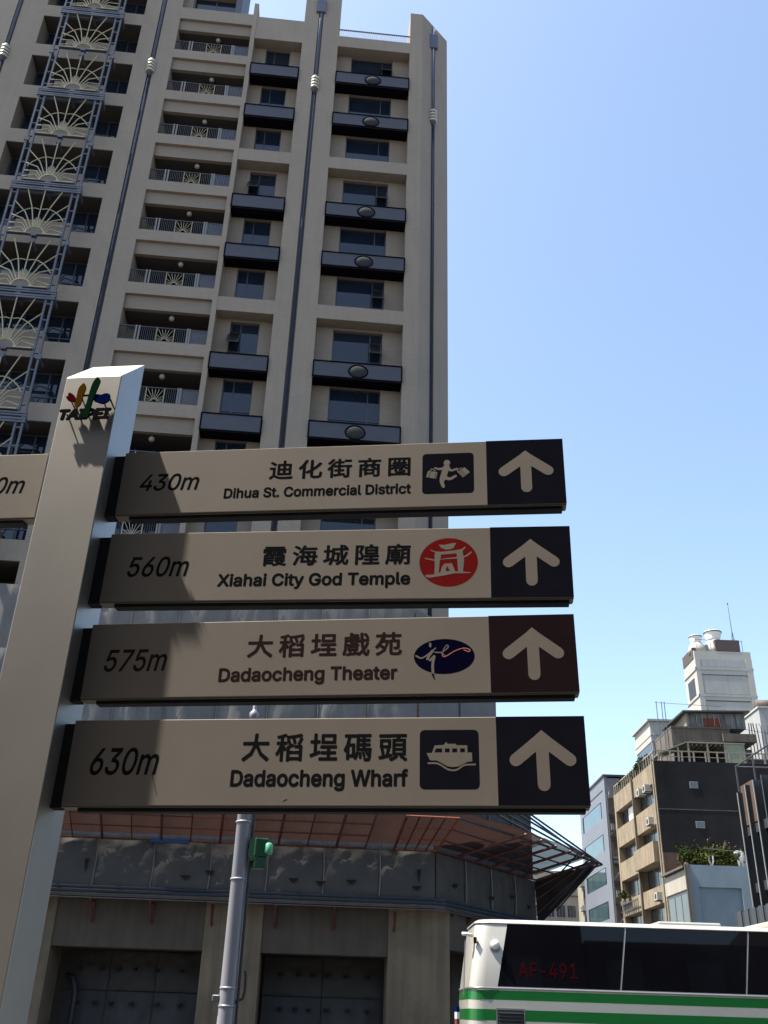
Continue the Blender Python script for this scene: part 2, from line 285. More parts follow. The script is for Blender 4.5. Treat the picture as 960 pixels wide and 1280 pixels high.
# outlines of the characters used on the signs: advance | closed contours
GLYPH = {
 '-': '453|337 244 337 188 114 188 114 244',
 '.': '188|95 -4 83 -3 73 1 63 9 55 18 51 29 50 41 51 53 55 64 63 73 73 81 83 85 95 87 107 85 118 81 128 73 135 64 140 53 141 41 140 29 135 18 128 9 118 1 107 -3',
 '0': '453|227 -7 191 -3 158 7 130 24 105 48 85 77 69 113 57 155 50 202 48 254 50 306 57 353 69 395 85 431 106 461 130 484 159 502 191 512 227 516 262 512 295 502 323 484 348 461 368 431 384 395 396 353 403 306 405 254 403 202 396 155 384 113 368 77 348 48 323 24 295 7 263 -3/227 50 250 52 271 60 290 74 306 92 320 116 330 144 338 176 342 213 344 254 342 295 338 332 330 365 320 393 306 416 290 435 271 449 250 457 227 460 203 457 182 449 163 435 147 416 134 393 123 365 115 332 111 295 109 254 111 213 115 176 123 144 134 116 147 92 163 74 182 60 203 52',
 '1': '453|76 0 76 55 391 55 391 0/276 509 276 0 212 0 212 448 209 448 86 358 86 427 198 509',
 '3': '453|218 -7 188 -5 159 1 133 10 108 22 88 38 70 57 57 79 48 104 44 132 109 132 112 115 118 100 126 87 137 76 150 66 165 59 182 54 200 51 219 50 239 51 258 55 275 61 291 69 304 80 315 93 323 108 328 125 329 145 328 163 323 180 316 196 306 211 292 223 275 234 254 241 229 246 201 248 157 248 157 299 288 448 288 452 70 452 70 509 372 509 372 461 211 278 211 289 247 290 279 286 308 276 333 262 354 244 371 222 383 198 391 173 393 145 390 116 383 90 370 66 354 45 333 27 309 12 281 2 251 -5',
 '4': '453|40 105 40 158 247 509 311 509 109 166 109 163 413 163 413 105/282 0 282 121 282 146 282 318 343 318 343 0',
 '5': '453|221 -7 192 -5 165 1 140 11 118 25 99 41 83 60 71 82 63 105 60 130 122 130 125 115 130 102 138 89 148 78 160 68 173 60 188 54 204 51 221 50 241 51 259 56 276 64 291 75 304 89 314 104 322 122 326 141 328 162 326 183 321 203 314 221 303 237 290 251 275 262 257 270 238 275 218 277 201 276 184 273 167 268 152 262 139 255 128 246 67 253 96 509 366 509 366 452 151 452 134 301 136 301 148 311 162 318 178 325 194 330 212 333 229 334 252 332 274 328 294 321 313 311 330 299 345 285 358 269 370 251 379 231 386 210 390 187 391 163 388 132 381 102 369 76 352 52 332 32 309 15 282 3 253 -4',
 '6': '453|226 -7 196 -4 168 3 142 15 119 31 100 51 84 74 73 101 66 130 64 162 65 187 71 212 80 239 93 268 112 302 137 340 252 509 322 509 151 261 145 261 151 270 157 279 165 288 174 295 184 302 196 307 208 311 221 313 235 314 265 312 291 305 316 295 337 280 355 262 370 240 380 215 387 187 389 157 387 127 379 98 368 73 352 50 333 30 310 14 284 3 257 -4/226 48 245 50 263 55 279 63 293 73 304 86 314 101 322 119 326 137 327 157 326 178 322 196 314 213 304 228 293 241 279 251 263 259 245 264 226 265 207 264 190 259 174 252 160 241 148 229 138 214 131 197 126 179 125 158 126 138 131 119 138 102 148 86 160 73 174 63 190 55 207 50',
 '7': '453|97 0 323 448 323 452 62 452 62 509 391 509 391 449 165 0',
 '9': '453|226 516 256 513 285 506 310 494 333 478 352 458 368 434 380 408 387 378 389 347 387 322 382 296 373 270 359 240 340 207 315 168 200 0 130 0 301 248 307 248 302 238 295 229 287 221 278 214 268 207 257 202 245 198 232 195 218 195 188 197 161 203 137 214 116 229 98 247 83 269 72 294 66 321 64 352 66 382 73 411 85 436 101 459 120 479 143 494 168 506 196 513/226 460 207 459 190 454 174 446 160 435 148 423 138 407 131 390 127 372 125 352 127 331 131 313 138 295 148 280 160 268 174 257 190 250 207 245 226 243 245 245 263 249 279 257 293 267 305 280 314 295 322 312 326 330 327 350 326 371 322 390 314 407 305 422 293 435 279 446 263 454 245 459',
 'A': '480|16 0 201 509 276 509 463 0 395 0 287 302 280 323 272 346 264 372 255 402 244 438 232 478 245 478 233 437 222 402 213 371 204 345 197 322 191 302 85 0/110 142 110 199 370 199 370 142',
 'C': '510|267 -7 225 -3 186 7 150 25 119 49 92 79 70 115 53 157 44 203 40 254 44 305 53 352 70 393 92 429 119 459 150 484 186 501 225 512 267 516 293 514 317 511 340 504 362 496 383 485 402 471 419 456 435 438 448 418 459 397 467 373 473 348 408 348 404 365 397 380 389 395 380 407 369 418 357 428 344 437 330 444 315 449 300 453 284 455 267 456 237 453 209 445 184 432 161 414 141 391 125 364 113 332 106 295 103 254 106 213 113 177 125 145 141 117 161 94 184 76 210 63 237 56 267 53 284 54 300 56 315 60 330 65 344 72 357 81 369 90 380 102 389 114 397 128 404 144 408 160 473 160 467 135 459 112 448 91 435 71 420 53 402 38 383 24 363 13 341 5 317 -2 293 -6',
 'D': '502|219 0 96 0 96 57 215 57 254 60 288 68 318 81 343 99 363 122 379 149 390 181 397 216 399 255 397 294 390 329 379 361 364 388 344 410 320 428 291 441 258 449 221 452 93 452 93 509 225 509 273 505 315 495 353 478 385 455 412 426 433 391 449 351 458 306 462 255 458 205 449 159 433 119 411 83 384 54 351 31 312 14 268 3/125 509 125 0 60 0 60 509',
 'E': '419|60 0 60 509 372 509 372 452 125 452 125 286 355 286 355 229 125 229 125 57 375 57 375 0',
 'F': '410|60 0 60 509 369 509 369 452 125 452 125 278 346 278 346 221 125 221 125 0',
 'G': '520|269 -7 225 -3 185 7 149 25 118 49 91 79 69 116 53 157 43 203 40 254 43 305 53 352 69 393 91 429 117 459 149 484 184 501 223 512 265 516 291 514 316 510 340 504 363 494 384 483 403 469 421 453 436 436 449 416 460 395 468 373 474 349 408 349 402 365 395 379 387 393 378 406 368 417 356 427 344 436 330 443 315 448 300 453 283 455 265 456 236 453 209 445 183 432 160 414 141 392 125 364 113 332 106 295 103 254 106 213 113 177 125 145 141 117 161 95 184 76 210 63 238 56 269 53 296 55 322 61 345 71 365 85 382 102 396 123 407 147 413 173 415 202 434 199 283 199 283 256 478 256 478 200 475 160 466 124 451 91 431 62 406 38 377 19 344 5 308 -4',
 'I': '300|31 0 31 57 118 57 118 452 31 452 31 509 269 509 269 452 183 452 183 57 269 57 269 0',
 'P': '445|60 0 60 509 235 509 272 506 305 499 332 487 356 471 375 452 390 430 400 404 407 377 409 348 407 318 400 291 390 265 375 243 356 223 332 207 305 195 272 188 235 186 109 186 109 242 233 242 257 244 279 248 297 256 312 266 324 279 333 294 339 310 343 328 344 348 343 367 339 385 333 402 324 416 312 428 297 439 279 446 257 451 232 452 125 452 125 0',
 'S': '447|224 -9 188 -7 156 -1 128 9 102 23 81 40 64 60 51 83 42 109 38 137 104 137 108 118 114 102 123 88 136 76 150 66 166 59 185 53 204 50 224 49 246 50 267 54 286 60 303 69 317 79 329 92 338 106 344 122 346 139 344 154 340 168 332 179 322 189 310 197 296 205 280 211 263 217 245 222 184 239 145 253 112 269 86 289 67 313 56 341 52 372 54 400 62 425 75 448 92 468 113 484 138 498 165 508 195 514 227 516 259 514 289 508 316 498 340 484 360 468 377 449 390 427 398 403 401 378 337 378 332 402 320 421 302 437 280 449 254 456 225 459 204 457 185 454 167 448 152 440 139 430 129 418 121 405 117 391 115 376 117 359 122 345 131 334 142 324 155 315 169 308 184 302 198 297 212 293 264 279 279 275 295 270 312 264 328 256 344 248 359 238 372 226 384 213 395 198 402 180 407 161 408 139 406 112 399 87 386 64 370 43 349 25 323 11 294 0 261 -7',
 'T': '449|32 452 32 509 417 509 417 452 257 452 257 0 193 0 193 452',
 'W': '686|155 0 16 509 82 509 163 196 167 179 172 162 175 145 179 128 183 111 187 94 190 76 194 58 197 40 189 40 193 58 196 76 200 94 203 111 207 128 211 145 215 162 220 179 224 196 306 509 380 509 462 196 466 179 470 162 474 145 478 128 482 111 486 94 490 76 494 58 497 40 488 40 492 58 495 76 499 94 503 111 506 128 510 145 523 196 603 509 670 509 530 0 455 0 368 323 362 345 357 368 351 391 346 417 341 445 336 475 350 475 345 446 340 420 335 395 330 371 324 347 318 323 230 0',
 'X': '474|18 0 217 284 217 236 29 509 104 509 178 400 188 386 196 373 204 361 211 350 217 340 223 329 230 318 236 305 243 292 232 292 239 305 246 317 252 329 258 339 265 350 272 361 280 373 288 386 298 400 374 509 446 509 259 239 259 287 456 0 382 0 292 129 283 142 275 154 268 165 262 175 256 185 250 195 244 206 237 218 230 231 244 231 238 219 231 207 225 196 219 186 213 176 206 166 199 155 191 143 182 129 91 0',
 'a': '389|160 -9 137 -7 115 -3 94 5 76 15 60 29 48 45 38 63 32 84 30 108 32 128 36 146 43 161 53 174 64 184 78 193 92 200 108 206 125 211 143 214 161 217 178 220 200 223 218 225 234 227 247 229 257 231 265 235 271 240 274 246 276 255 276 257 275 272 272 285 267 297 260 307 251 315 240 322 227 327 212 330 196 331 178 330 163 327 149 322 137 316 127 309 118 301 110 292 104 283 100 274 41 291 51 313 64 331 79 346 95 358 114 368 133 375 153 380 173 383 194 384 208 384 223 382 239 379 255 375 271 369 286 360 300 350 312 336 322 320 330 301 335 278 337 251 337 0 277 0 277 52 272 52 267 43 260 34 252 25 242 16 229 8 215 1 199 -4 181 -7/170 45 192 47 211 51 228 59 242 68 254 80 263 93 270 108 274 122 276 138 276 190 272 187 267 184 259 182 251 180 241 178 231 176 221 174 210 173 200 171 175 168 161 166 147 163 134 159 122 153 112 147 103 139 97 130 93 118 92 105 93 93 96 82 102 72 109 64 119 57 130 52 142 48 156 46',
 'c': '396|207 -8 174 -5 144 3 117 16 93 35 72 58 56 85 44 116 37 150 34 187 37 225 44 260 56 291 72 318 93 341 117 360 144 374 174 382 207 384 226 384 243 381 260 377 276 371 291 364 305 356 318 346 330 335 340 322 349 308 356 293 362 277 303 262 300 272 295 281 290 289 284 297 278 304 270 311 261 316 252 321 242 325 231 328 220 329 207 330 184 328 163 321 145 310 130 296 118 278 108 258 102 236 98 212 96 187 98 163 102 139 108 117 118 97 130 80 145 66 163 55 184 49 207 46 220 47 232 49 243 52 253 55 262 60 271 66 279 73 285 80 292 89 297 98 301 107 304 117 363 102 357 86 350 70 341 56 331 43 319 32 306 21 292 12 277 5 261 -1 244 -5 226 -7',
 'd': '424|195 -8 165 -6 137 3 111 16 89 34 70 57 55 84 43 116 36 151 34 189 36 227 43 261 55 293 70 320 89 342 112 361 137 374 165 382 196 384 218 383 237 379 253 373 267 364 278 355 287 346 295 336 301 327 306 319 311 319 311 509 372 509 372 0 313 0 313 59 307 59 301 50 295 41 287 31 277 21 266 12 252 4 236 -3 217 -7/205 47 226 49 246 55 263 65 278 78 290 95 299 115 306 138 310 162 312 189 310 216 306 241 300 263 290 282 278 299 263 312 246 322 227 328 205 330 182 328 162 322 145 311 130 298 118 281 108 261 102 239 98 215 96 189 98 163 102 139 109 117 118 97 130 80 145 66 162 55 182 49',
 'e': '404|212 -8 177 -5 145 3 117 16 92 35 72 58 56 85 44 116 37 150 34 187 36 224 44 258 55 290 71 317 91 340 115 359 142 373 172 382 205 384 226 383 246 380 266 374 285 366 303 355 319 341 334 324 347 305 357 282 365 256 370 227 371 194 371 169 75 169 75 221 338 221 310 202 308 226 304 248 298 269 288 286 277 301 263 314 246 323 227 328 205 330 183 328 164 323 146 313 131 301 119 286 109 270 102 251 97 231 96 211 96 178 98 151 102 127 110 106 121 88 135 73 151 61 169 53 190 48 212 46 227 47 241 49 254 53 265 58 276 65 285 73 294 82 300 93 306 105 365 91 358 72 348 55 335 39 320 26 302 14 283 4 261 -3 237 -7',
 'f': '254|228 379 228 327 6 327 6 379/81 0 81 432 82 452 87 470 96 486 107 499 120 510 135 519 152 525 169 529 187 530 201 530 212 529 222 527 231 525 238 523 243 521 227 468 224 470 220 471 215 472 209 473 202 474 195 474 178 472 164 468 154 460 147 449 143 435 142 419 142 0',
 'g': '425|207 -151 180 -149 156 -146 134 -140 114 -132 97 -122 82 -110 70 -97 59 -84 51 -69 101 -41 107 -49 114 -57 122 -66 131 -74 142 -82 154 -88 169 -93 187 -96 207 -97 236 -95 261 -87 282 -75 298 -58 308 -34 311 -6 311 68 306 68 301 60 294 51 287 41 277 32 266 23 252 16 236 10 217 6 195 5 165 7 138 14 113 27 90 43 71 65 55 90 43 120 36 154 34 191 36 229 43 263 55 293 71 320 90 342 112 361 138 374 166 382 196 384 218 383 237 379 253 373 267 365 279 356 288 346 296 336 302 327 308 319 313 319 313 379 372 379 372 -9 370 -40 363 -67 350 -90 334 -109 314 -124 291 -136 265 -144 237 -149/205 59 227 61 246 66 264 75 278 87 290 103 300 121 307 142 311 166 312 193 311 219 307 242 300 264 291 283 279 299 264 312 247 322 227 328 205 330 182 328 163 322 145 312 130 298 118 282 109 262 102 241 98 218 96 193 98 167 102 144 109 123 118 104 131 88 145 76 163 66 183 61',
 'h': '410|114 227 114 0 53 0 53 509 114 509 114 287 102 287 116 319 132 344 152 362 175 374 200 382 227 384 252 383 275 377 295 369 313 356 328 340 341 321 350 298 355 271 357 240 357 0 296 0 296 235 293 263 286 286 273 304 256 318 235 326 210 329 192 328 176 324 161 317 147 308 136 297 126 283 119 266 115 248',
 'i': '167|53 0 53 379 114 379 114 0/84 443 73 444 63 448 54 455 47 463 43 472 41 483 43 494 47 504 54 512 63 518 73 522 84 524 95 522 105 518 114 512 121 504 125 494 126 483 125 472 121 463 114 455 105 448 95 444',
 'l': '189|139 -2 112 0 91 8 74 20 62 37 55 59 53 84 53 509 114 509 114 99 114 83 117 71 120 62 126 57 135 53 146 52 152 52 157 52 160 53 164 53 167 54 170 54 181 3 175 1 169 0 162 -1 154 -2 147 -2',
 'm': '610|53 0 53 379 112 379 112 295 108 295 114 314 122 331 132 346 144 358 158 368 172 376 187 382 203 385 219 386 245 383 268 375 287 361 303 342 314 320 321 295 312 295 318 312 326 329 337 343 350 356 364 366 381 375 398 381 417 385 437 386 458 385 478 380 497 372 514 361 529 346 541 328 550 307 555 283 557 255 557 0 496 0 496 254 493 279 485 298 473 313 456 323 438 329 419 330 402 329 387 326 374 320 363 312 353 302 345 290 340 277 336 263 335 247 335 0 274 0 274 260 272 280 265 297 253 311 238 322 220 328 199 330 185 329 171 326 158 320 145 312 135 302 126 289 119 274 115 257 114 238 114 0',
 'n': '410|114 227 114 0 53 0 53 379 112 379 112 287 102 287 116 319 132 344 152 362 175 374 200 382 227 384 252 383 275 377 295 369 313 356 328 340 341 321 350 298 355 271 357 240 357 0 296 0 296 235 293 263 286 286 273 304 256 318 235 326 210 329 192 328 176 324 161 317 147 308 136 297 126 283 119 266 115 248',
 'o': '415|207 -8 174 -5 144 3 117 16 93 35 72 58 56 85 44 116 37 150 34 187 37 225 44 260 56 291 72 318 93 341 117 360 144 374 174 382 207 384 241 382 271 374 299 360 323 341 343 318 359 291 371 260 379 225 381 187 379 150 371 116 359 85 343 58 323 35 299 16 271 3 241 -5/207 46 231 49 252 55 270 66 285 80 298 97 307 117 314 139 318 163 319 187 318 212 314 236 307 258 298 278 285 296 270 310 252 321 231 328 207 330 184 328 163 321 145 310 130 296 118 278 108 258 102 236 98 212 96 187 98 163 102 139 108 117 118 97 130 80 145 66 163 55 184 49',
 'p': '424|53 -143 53 379 112 379 112 319 118 319 123 327 130 336 137 346 147 355 158 364 171 373 188 379 207 383 229 384 259 382 287 374 313 361 335 342 354 320 370 293 381 261 388 227 390 189 388 151 381 116 370 84 355 57 336 34 313 16 288 3 260 -6 229 -8 208 -7 189 -3 173 4 159 12 147 21 138 31 130 41 124 50 118 59 114 59 114 -143/220 47 242 49 262 55 279 66 294 80 306 97 316 117 323 139 327 163 328 189 327 215 323 239 316 261 307 281 295 298 280 311 262 322 243 328 220 330 198 328 178 322 161 312 147 299 134 282 125 263 118 241 114 216 113 189 114 162 118 138 125 115 135 95 147 78 162 65 179 55 198 49',
 'r': '259|53 0 53 379 112 379 112 321 115 321 124 339 137 354 152 367 171 377 191 383 213 385 218 385 223 385 229 384 243 384 243 322 241 323 236 324 230 324 223 325 215 326 207 326 190 324 174 321 159 315 146 306 135 296 126 284 119 269 115 254 114 237 114 0',
 's': '365|182 -8 157 -7 133 -3 112 3 93 12 76 24 62 38 50 54 41 73 36 94 94 107 101 87 111 72 124 60 141 52 160 47 181 45 206 47 227 53 244 62 258 74 265 88 268 103 266 115 262 126 254 136 243 144 229 150 212 155 149 170 118 180 92 192 72 208 58 227 50 249 47 274 49 295 55 314 65 332 79 347 95 360 115 370 137 378 161 383 187 384 212 383 234 379 254 372 271 363 286 352 299 339 309 324 318 308 324 290 268 277 262 291 254 304 243 316 228 325 210 331 187 333 166 331 147 326 131 317 119 305 111 292 109 277 110 264 115 253 124 243 136 235 152 229 172 223 229 209 261 200 287 187 306 171 320 153 328 131 331 107 329 85 323 65 312 47 298 31 281 18 260 6 236 -2 210 -7',
 't': '227|204 379 204 327 6 327 6 379/65 471 126 471 126 98 127 83 130 70 136 61 144 55 156 51 170 50 175 50 180 50 185 51 191 52 197 53 202 54 213 2 207 0 200 -2 192 -3 184 -3 176 -4 168 -4 138 -1 113 7 92 21 77 41 68 64 65 93',
 'u': '410|182 -5 158 -3 135 2 115 11 97 23 82 39 69 59 60 82 54 109 53 139 53 379 114 379 114 144 116 117 124 94 137 75 154 61 175 53 200 50 218 51 234 55 249 62 263 71 274 83 283 97 290 113 295 132 296 153 296 379 357 379 357 0 298 0 298 92 307 92 294 60 277 35 257 17 234 5 209 -3',
 'y': '389|47 -139 61 -86 71 -87 83 -89 94 -90 104 -89 113 -86 122 -81 130 -74 138 -64 145 -51 151 -36 163 -1 17 379 84 379 165 155 173 132 180 109 187 87 193 64 199 42 206 21 184 21 190 42 196 64 202 87 209 110 216 132 224 155 305 379 371 379 204 -58 196 -77 187 -93 177 -107 165 -119 153 -128 139 -136 125 -141 109 -144 91 -145 82 -145 73 -144 65 -143 57 -142 52 -140',
 '迪': '1000|68 735 165 667 244 600 297 654 216 718 119 782/435 370 588 370 588 198 435 198/661 370 821 370 821 198 661 198/435 600 588 600 588 432 435 432/661 600 821 600 821 432 661 432/366 666 366 132 893 132 893 666 661 666 661 834 588 834 588 666/252 490 49 490 49 420 179 420 179 101 111 56 39 -14 89 -79 162 8 222 46 265 26 320 -12 437 -56 594 -67 781 -64 939 -57 947 -17 961 21 783 7 596 2 449 11 335 51 287 83 252 105',
 '化': '1000|867 695 745 542 596 406 596 822 516 822 516 346 419 283 322 230 352 203 377 173 447 211 516 254 516 81 544 -33 646 -62 824 -62 929 -6 962 191 923 206 887 228 871 56 820 13 654 13 607 25 596 79 596 309 781 465 939 647/313 840 195 620 42 442 70 406 92 369 150 431 207 502 207 -80 286 -80 286 619 340 717 387 817',
 '街': '1000|694 781 694 714 946 714 946 781/209 840 132 733 31 639 53 611 72 583 185 690 278 815/443 840 443 714 310 714 310 649 443 649 443 515 290 515 290 448 667 448 667 515 514 515 514 649 649 649 649 714 514 714 514 840/685 513 685 445 792 445 792 12 788 -2 773 -6 729 -6 655 -5 669 -43 678 -80 769 -78 828 -66 858 -39 866 12 866 445 960 445 960 513/268 62 277 -8 468 16 687 45 685 111 514 90 514 238 660 238 660 304 514 304 514 427 442 427 442 304 296 304 296 238 442 238 442 82/239 639 141 480 16 351 41 319 61 286 106 329 150 377 150 -81 219 -81 219 467 266 541 306 616',
 '商': '1000|274 643 308 582 336 526 405 554 376 608 341 666/560 404 667 325 756 250 801 302 710 374 603 449/395 442 313 369 220 305 239 274 255 245 357 324 451 416/659 660 626 592 584 523 118 523 118 -78 190 -78 190 459 816 459 816 4 811 -12 793 -16 742 -18 657 -16 671 -45 680 -74 784 -73 846 -64 877 -41 885 3 885 523 662 523 701 580 739 642/314 277 314 1 378 1 378 49 682 49 682 277/378 221 619 221 619 104 378 104/441 825 461 779 480 732 61 732 61 667 940 667 940 732 562 732 540 787 513 844',
 '圈': '1000|276 671 309 626 331 580 381 602 359 647 324 691/476 711 459 641 437 576 243 576 243 527 415 527 396 493 376 461 197 461 197 411 336 411 260 343 168 289 191 263 210 237 274 275 332 320 332 144 356 80 448 64 635 64 705 86 728 174 701 182 675 194 664 128 628 114 451 114 405 120 394 145 394 292 577 292 572 246 566 227 557 221 544 221 517 221 473 224 482 201 487 179 533 177 567 178 594 182 613 194 626 233 633 319 633 341 355 341 387 375 416 411 594 411 677 312 787 241 807 268 831 291 736 340 660 411 808 411 808 461 450 461 467 493 484 527 770 527 770 576 665 576 692 624 720 676 661 693 636 635 606 576 503 576 523 637 539 703/82 799 82 -79 153 -79 153 -39 847 -39 847 -79 920 -79 920 799/153 24 153 734 847 734 847 24',
 '霞': '1000|530 417 530 367 815 367 815 298 528 298 528 248 884 248 884 417/200 599 200 555 404 555 404 599/182 511 182 467 403 467 403 511/591 511 591 467 815 467 815 511/591 599 591 555 798 555 798 599/114 417 114 -79 185 -79 185 9 464 9 464 63 185 63 185 127 457 127 457 180 185 180 185 245 472 245 472 417/185 366 402 366 402 295 185 295/811 142 766 96 709 58 649 97 603 142/516 194 516 142 585 142 539 126 586 73 645 27 549 -5 447 -25 466 -51 481 -79 599 -51 708 -9 809 -49 920 -75 938 -45 961 -18 863 0 774 28 851 93 908 177 864 196 852 194/77 692 77 523 146 523 146 640 460 640 460 450 534 450 534 640 852 640 852 523 922 523 922 692 534 692 534 744 865 744 865 800 136 800 136 744 460 744 460 692',
 '海': '1000|95 775 190 723 268 668 312 725 233 778 138 826/42 484 132 433 206 379 249 437 174 488 83 536/72 -22 137 -63 205 95 268 263 210 304 141 127/557 469 620 413 668 356 458 356 475 497 821 497 814 356 672 356 713 386 664 442 600 497/285 356 285 287 378 287 360 168 341 67 786 67 776 27 763 5 748 -7 726 -10 679 -9 608 -4 622 -36 629 -69 699 -72 755 -70 794 -61 826 -34 844 3 859 67 935 67 935 132 868 132 874 202 880 287 963 287 963 356 884 356 892 526 893 548 893 562 412 562 401 463 387 356/448 287 810 287 804 201 797 132 426 132/532 257 599 194 651 132 696 164 643 224 575 284/442 841 371 671 273 532 307 512 338 490 394 567 446 658 938 658 938 727 479 727 498 774 515 822',
 '城': '1000|41 129 65 55 197 106 340 164 326 232 229 196 229 526 325 526 325 596 229 596 229 828 159 828 159 596 53 596 53 526 159 526 159 170 96 148/866 506 827 374 775 255 754 421 742 617 953 617 953 687 880 687 930 722 877 778 809 834 759 801 823 744 874 687 740 687 739 763 739 841 667 841 670 687 366 687 366 375 349 164 256 -36 285 -58 311 -83 414 140 436 375 436 419 562 419 557 227 546 158 535 150 520 148 489 148 442 151 454 121 460 88 511 86 550 88 580 96 602 115 620 207 627 453 628 471 628 482 436 482 436 617 672 617 689 371 721 165 631 60 521 -24 550 -50 575 -76 665 -4 743 81 798 -30 872 -70 941 -28 970 128 941 144 914 166 904 41 881 2 834 42 795 153 876 310 935 493',
 '隍': '1000|502 543 827 543 827 458 502 458/502 683 827 683 827 598 502 598/617 840 606 792 592 741 433 741 433 400 900 400 900 741 667 741 686 784 705 829/348 7 348 -58 961 -58 961 7 701 7 701 113 916 113 916 176 701 176 701 269 934 269 934 333 403 333 403 269 626 269 626 176 418 176 418 113 626 113 626 7/82 797 82 -80 153 -80 153 729 287 729 250 615 206 497 279 389 297 298 292 257 276 230 261 224 244 221 218 221 186 223 199 188 205 155 240 154 273 156 302 162 326 174 356 219 366 290 348 390 275 506 327 637 376 770 326 800 314 797',
 '廟': '1000|295 308 494 308 494 243 295 243/295 418 494 418 494 355 295 355/236 467 236 195 361 195 361 125 195 125 195 64 361 64 361 -81 427 -81 427 64 579 64 579 125 427 125 427 195 555 195 555 467 427 467 427 528 575 528 575 585 427 585 427 660 361 660 361 585 216 585 216 528 361 528 361 467/623 621 623 343 606 148 520 -40 547 -61 571 -85 646 47 681 195 850 195 850 1 846 -13 833 -17 793 -17 726 -16 739 -48 748 -80 831 -79 883 -69 911 -45 918 1 918 621/690 559 850 559 850 438 690 438/690 382 850 382 850 252 687 252 689 299 690 343/443 821 465 790 485 755 110 755 110 447 98 202 32 -40 63 -59 91 -83 164 181 179 447 179 691 949 691 949 755 566 755 540 802 507 847',
 '大': '1000|461 839 459 706 446 553 62 553 62 476 433 476 317 199 43 -16 75 -46 100 -78 374 140 501 419 658 120 902 -78 928 -41 958 -8 714 182 563 476 942 476 942 553 526 553 539 705 542 839',
 '稻': '1000|881 826 656 780 386 751 398 722 405 692 683 719 930 768/596 664 628 580 650 504 714 523 691 598 656 680/401 633 441 551 470 476 533 500 503 574 461 653/867 702 827 597 779 497 837 472 887 567 936 675/339 832 211 787 59 753 72 723 81 694 137 704 195 715 195 553 56 553 56 483 186 483 118 310 34 167 56 132 75 94 138 204 195 340 195 -81 266 -81 266 375 302 313 328 263 372 323 323 388 266 459 266 483 395 483 395 553 266 553 266 732 329 751 386 772/683 435 683 368 849 368 849 238 688 238 688 171 849 171 849 29 487 29 487 172 641 172 641 238 487 238 487 362 567 396 641 434 584 486 507 439 414 395 414 -79 487 -79 487 -38 849 -38 849 -73 919 -73 919 435',
 '埕': '1000|499 741 826 741 826 574 499 574/428 806 428 509 899 509 899 806/36 129 61 53 210 112 373 177 359 246 248 204 248 525 361 525 361 596 248 596 248 828 174 828 174 596 52 596 52 525 174 525 174 177 100 150/423 224 423 156 633 156 633 16 355 16 355 -53 954 -53 954 16 707 16 707 156 910 156 910 224 707 224 707 354 932 354 932 423 399 423 399 354 633 354 633 224',
 '戲': '1000|172 376 172 326 593 326 593 376/247 113 266 62 276 13 334 26 322 73 300 124/267 242 491 242 491 172 267 172/783 793 848 707 894 624 952 658 905 739 838 822/664 835 669 691 677 555 578 542 595 602 611 665 566 675 555 673 353 673 353 725 582 725 582 779 353 779 353 840 283 840 283 673 89 673 89 393 80 182 28 -26 56 -44 81 -66 140 162 153 393 153 619 280 619 280 550 176 540 182 495 280 505 280 480 297 426 367 413 487 413 536 427 555 481 530 489 507 499 501 464 479 457 372 457 343 461 337 480 337 510 504 527 498 572 337 556 337 619 537 619 526 574 515 534 571 521 577 475 682 488 701 302 730 146 665 71 593 9 592 40 469 25 488 69 506 116 444 129 428 75 409 21 418 19 157 -10 166 -69 546 -21 575 -45 600 -73 680 -11 754 67 811 -40 886 -79 940 -39 981 118 953 135 927 158 911 47 887 7 843 42 806 135 889 280 949 435 892 466 847 343 785 225 765 351 750 497 958 524 949 591 745 564 738 696 734 835/208 284 208 129 553 129 553 284',
 '苑': '1000|552 531 552 52 577 -41 674 -64 852 -64 935 -32 965 89 929 101 897 118 884 27 847 6 681 6 635 14 625 51 625 463 813 463 813 248 810 236 796 232 757 232 689 233 703 199 712 166 796 167 851 177 879 203 886 247 886 531/639 838 639 745 365 745 365 838 291 838 291 745 61 745 61 675 291 675 291 591 240 603 157 409 30 262 57 233 80 203 181 312 261 450 432 450 406 336 368 240 304 282 240 322 194 275 266 227 333 178 216 56 60 -18 80 -50 97 -85 372 108 512 505 467 518 454 516 288 516 300 549 310 583 365 583 365 675 639 675 639 580 713 580 713 675 941 675 941 745 713 745 713 838',
 '碼': '1000|542 184 554 87 557 -2 612 7 608 96 594 191/648 192 675 111 693 36 744 52 725 126 696 205/748 214 786 151 815 93 859 113 830 170 789 231/444 215 421 93 371 -5 425 -35 478 71 501 201/49 792 49 724 165 724 113 476 24 278 49 244 69 210 95 252 119 297 119 -34 185 -34 185 48 378 48 378 481 187 481 215 600 237 724 416 724 416 792/185 414 311 414 311 114 185 114/665 579 665 487 528 487 528 579/459 798 459 263 873 263 858 66 837 -8 823 -16 804 -18 766 -18 706 -14 719 -46 726 -79 789 -81 835 -80 869 -72 895 -52 925 47 943 298 944 318 945 330 734 330 734 425 901 425 901 487 734 487 734 579 901 579 901 640 734 640 734 732 925 732 925 798/665 640 528 640 528 732 665 732/665 425 665 330 528 330 528 425',
 '頭': '1000|53 786 53 716 447 716 447 786/146 558 355 558 355 413 146 413/80 620 80 351 423 351 423 620/104 299 131 202 142 111 207 127 194 218 165 314/574 421 853 421 853 323 574 323/574 268 853 268 853 168 574 168/574 574 853 574 853 477 574 477/599 89 510 23 394 -31 421 -56 444 -81 563 -23 664 51/748 47 842 -17 918 -81 978 -41 899 22 806 84/38 46 56 -26 246 17 460 66 454 130 338 106 367 199 395 304 322 322 303 218 278 119 330 104 171 71/504 632 504 110 925 110 925 632 718 632 747 727 957 727 957 792 473 792 473 727 663 727 654 679 644 632',
}
_gc = {}
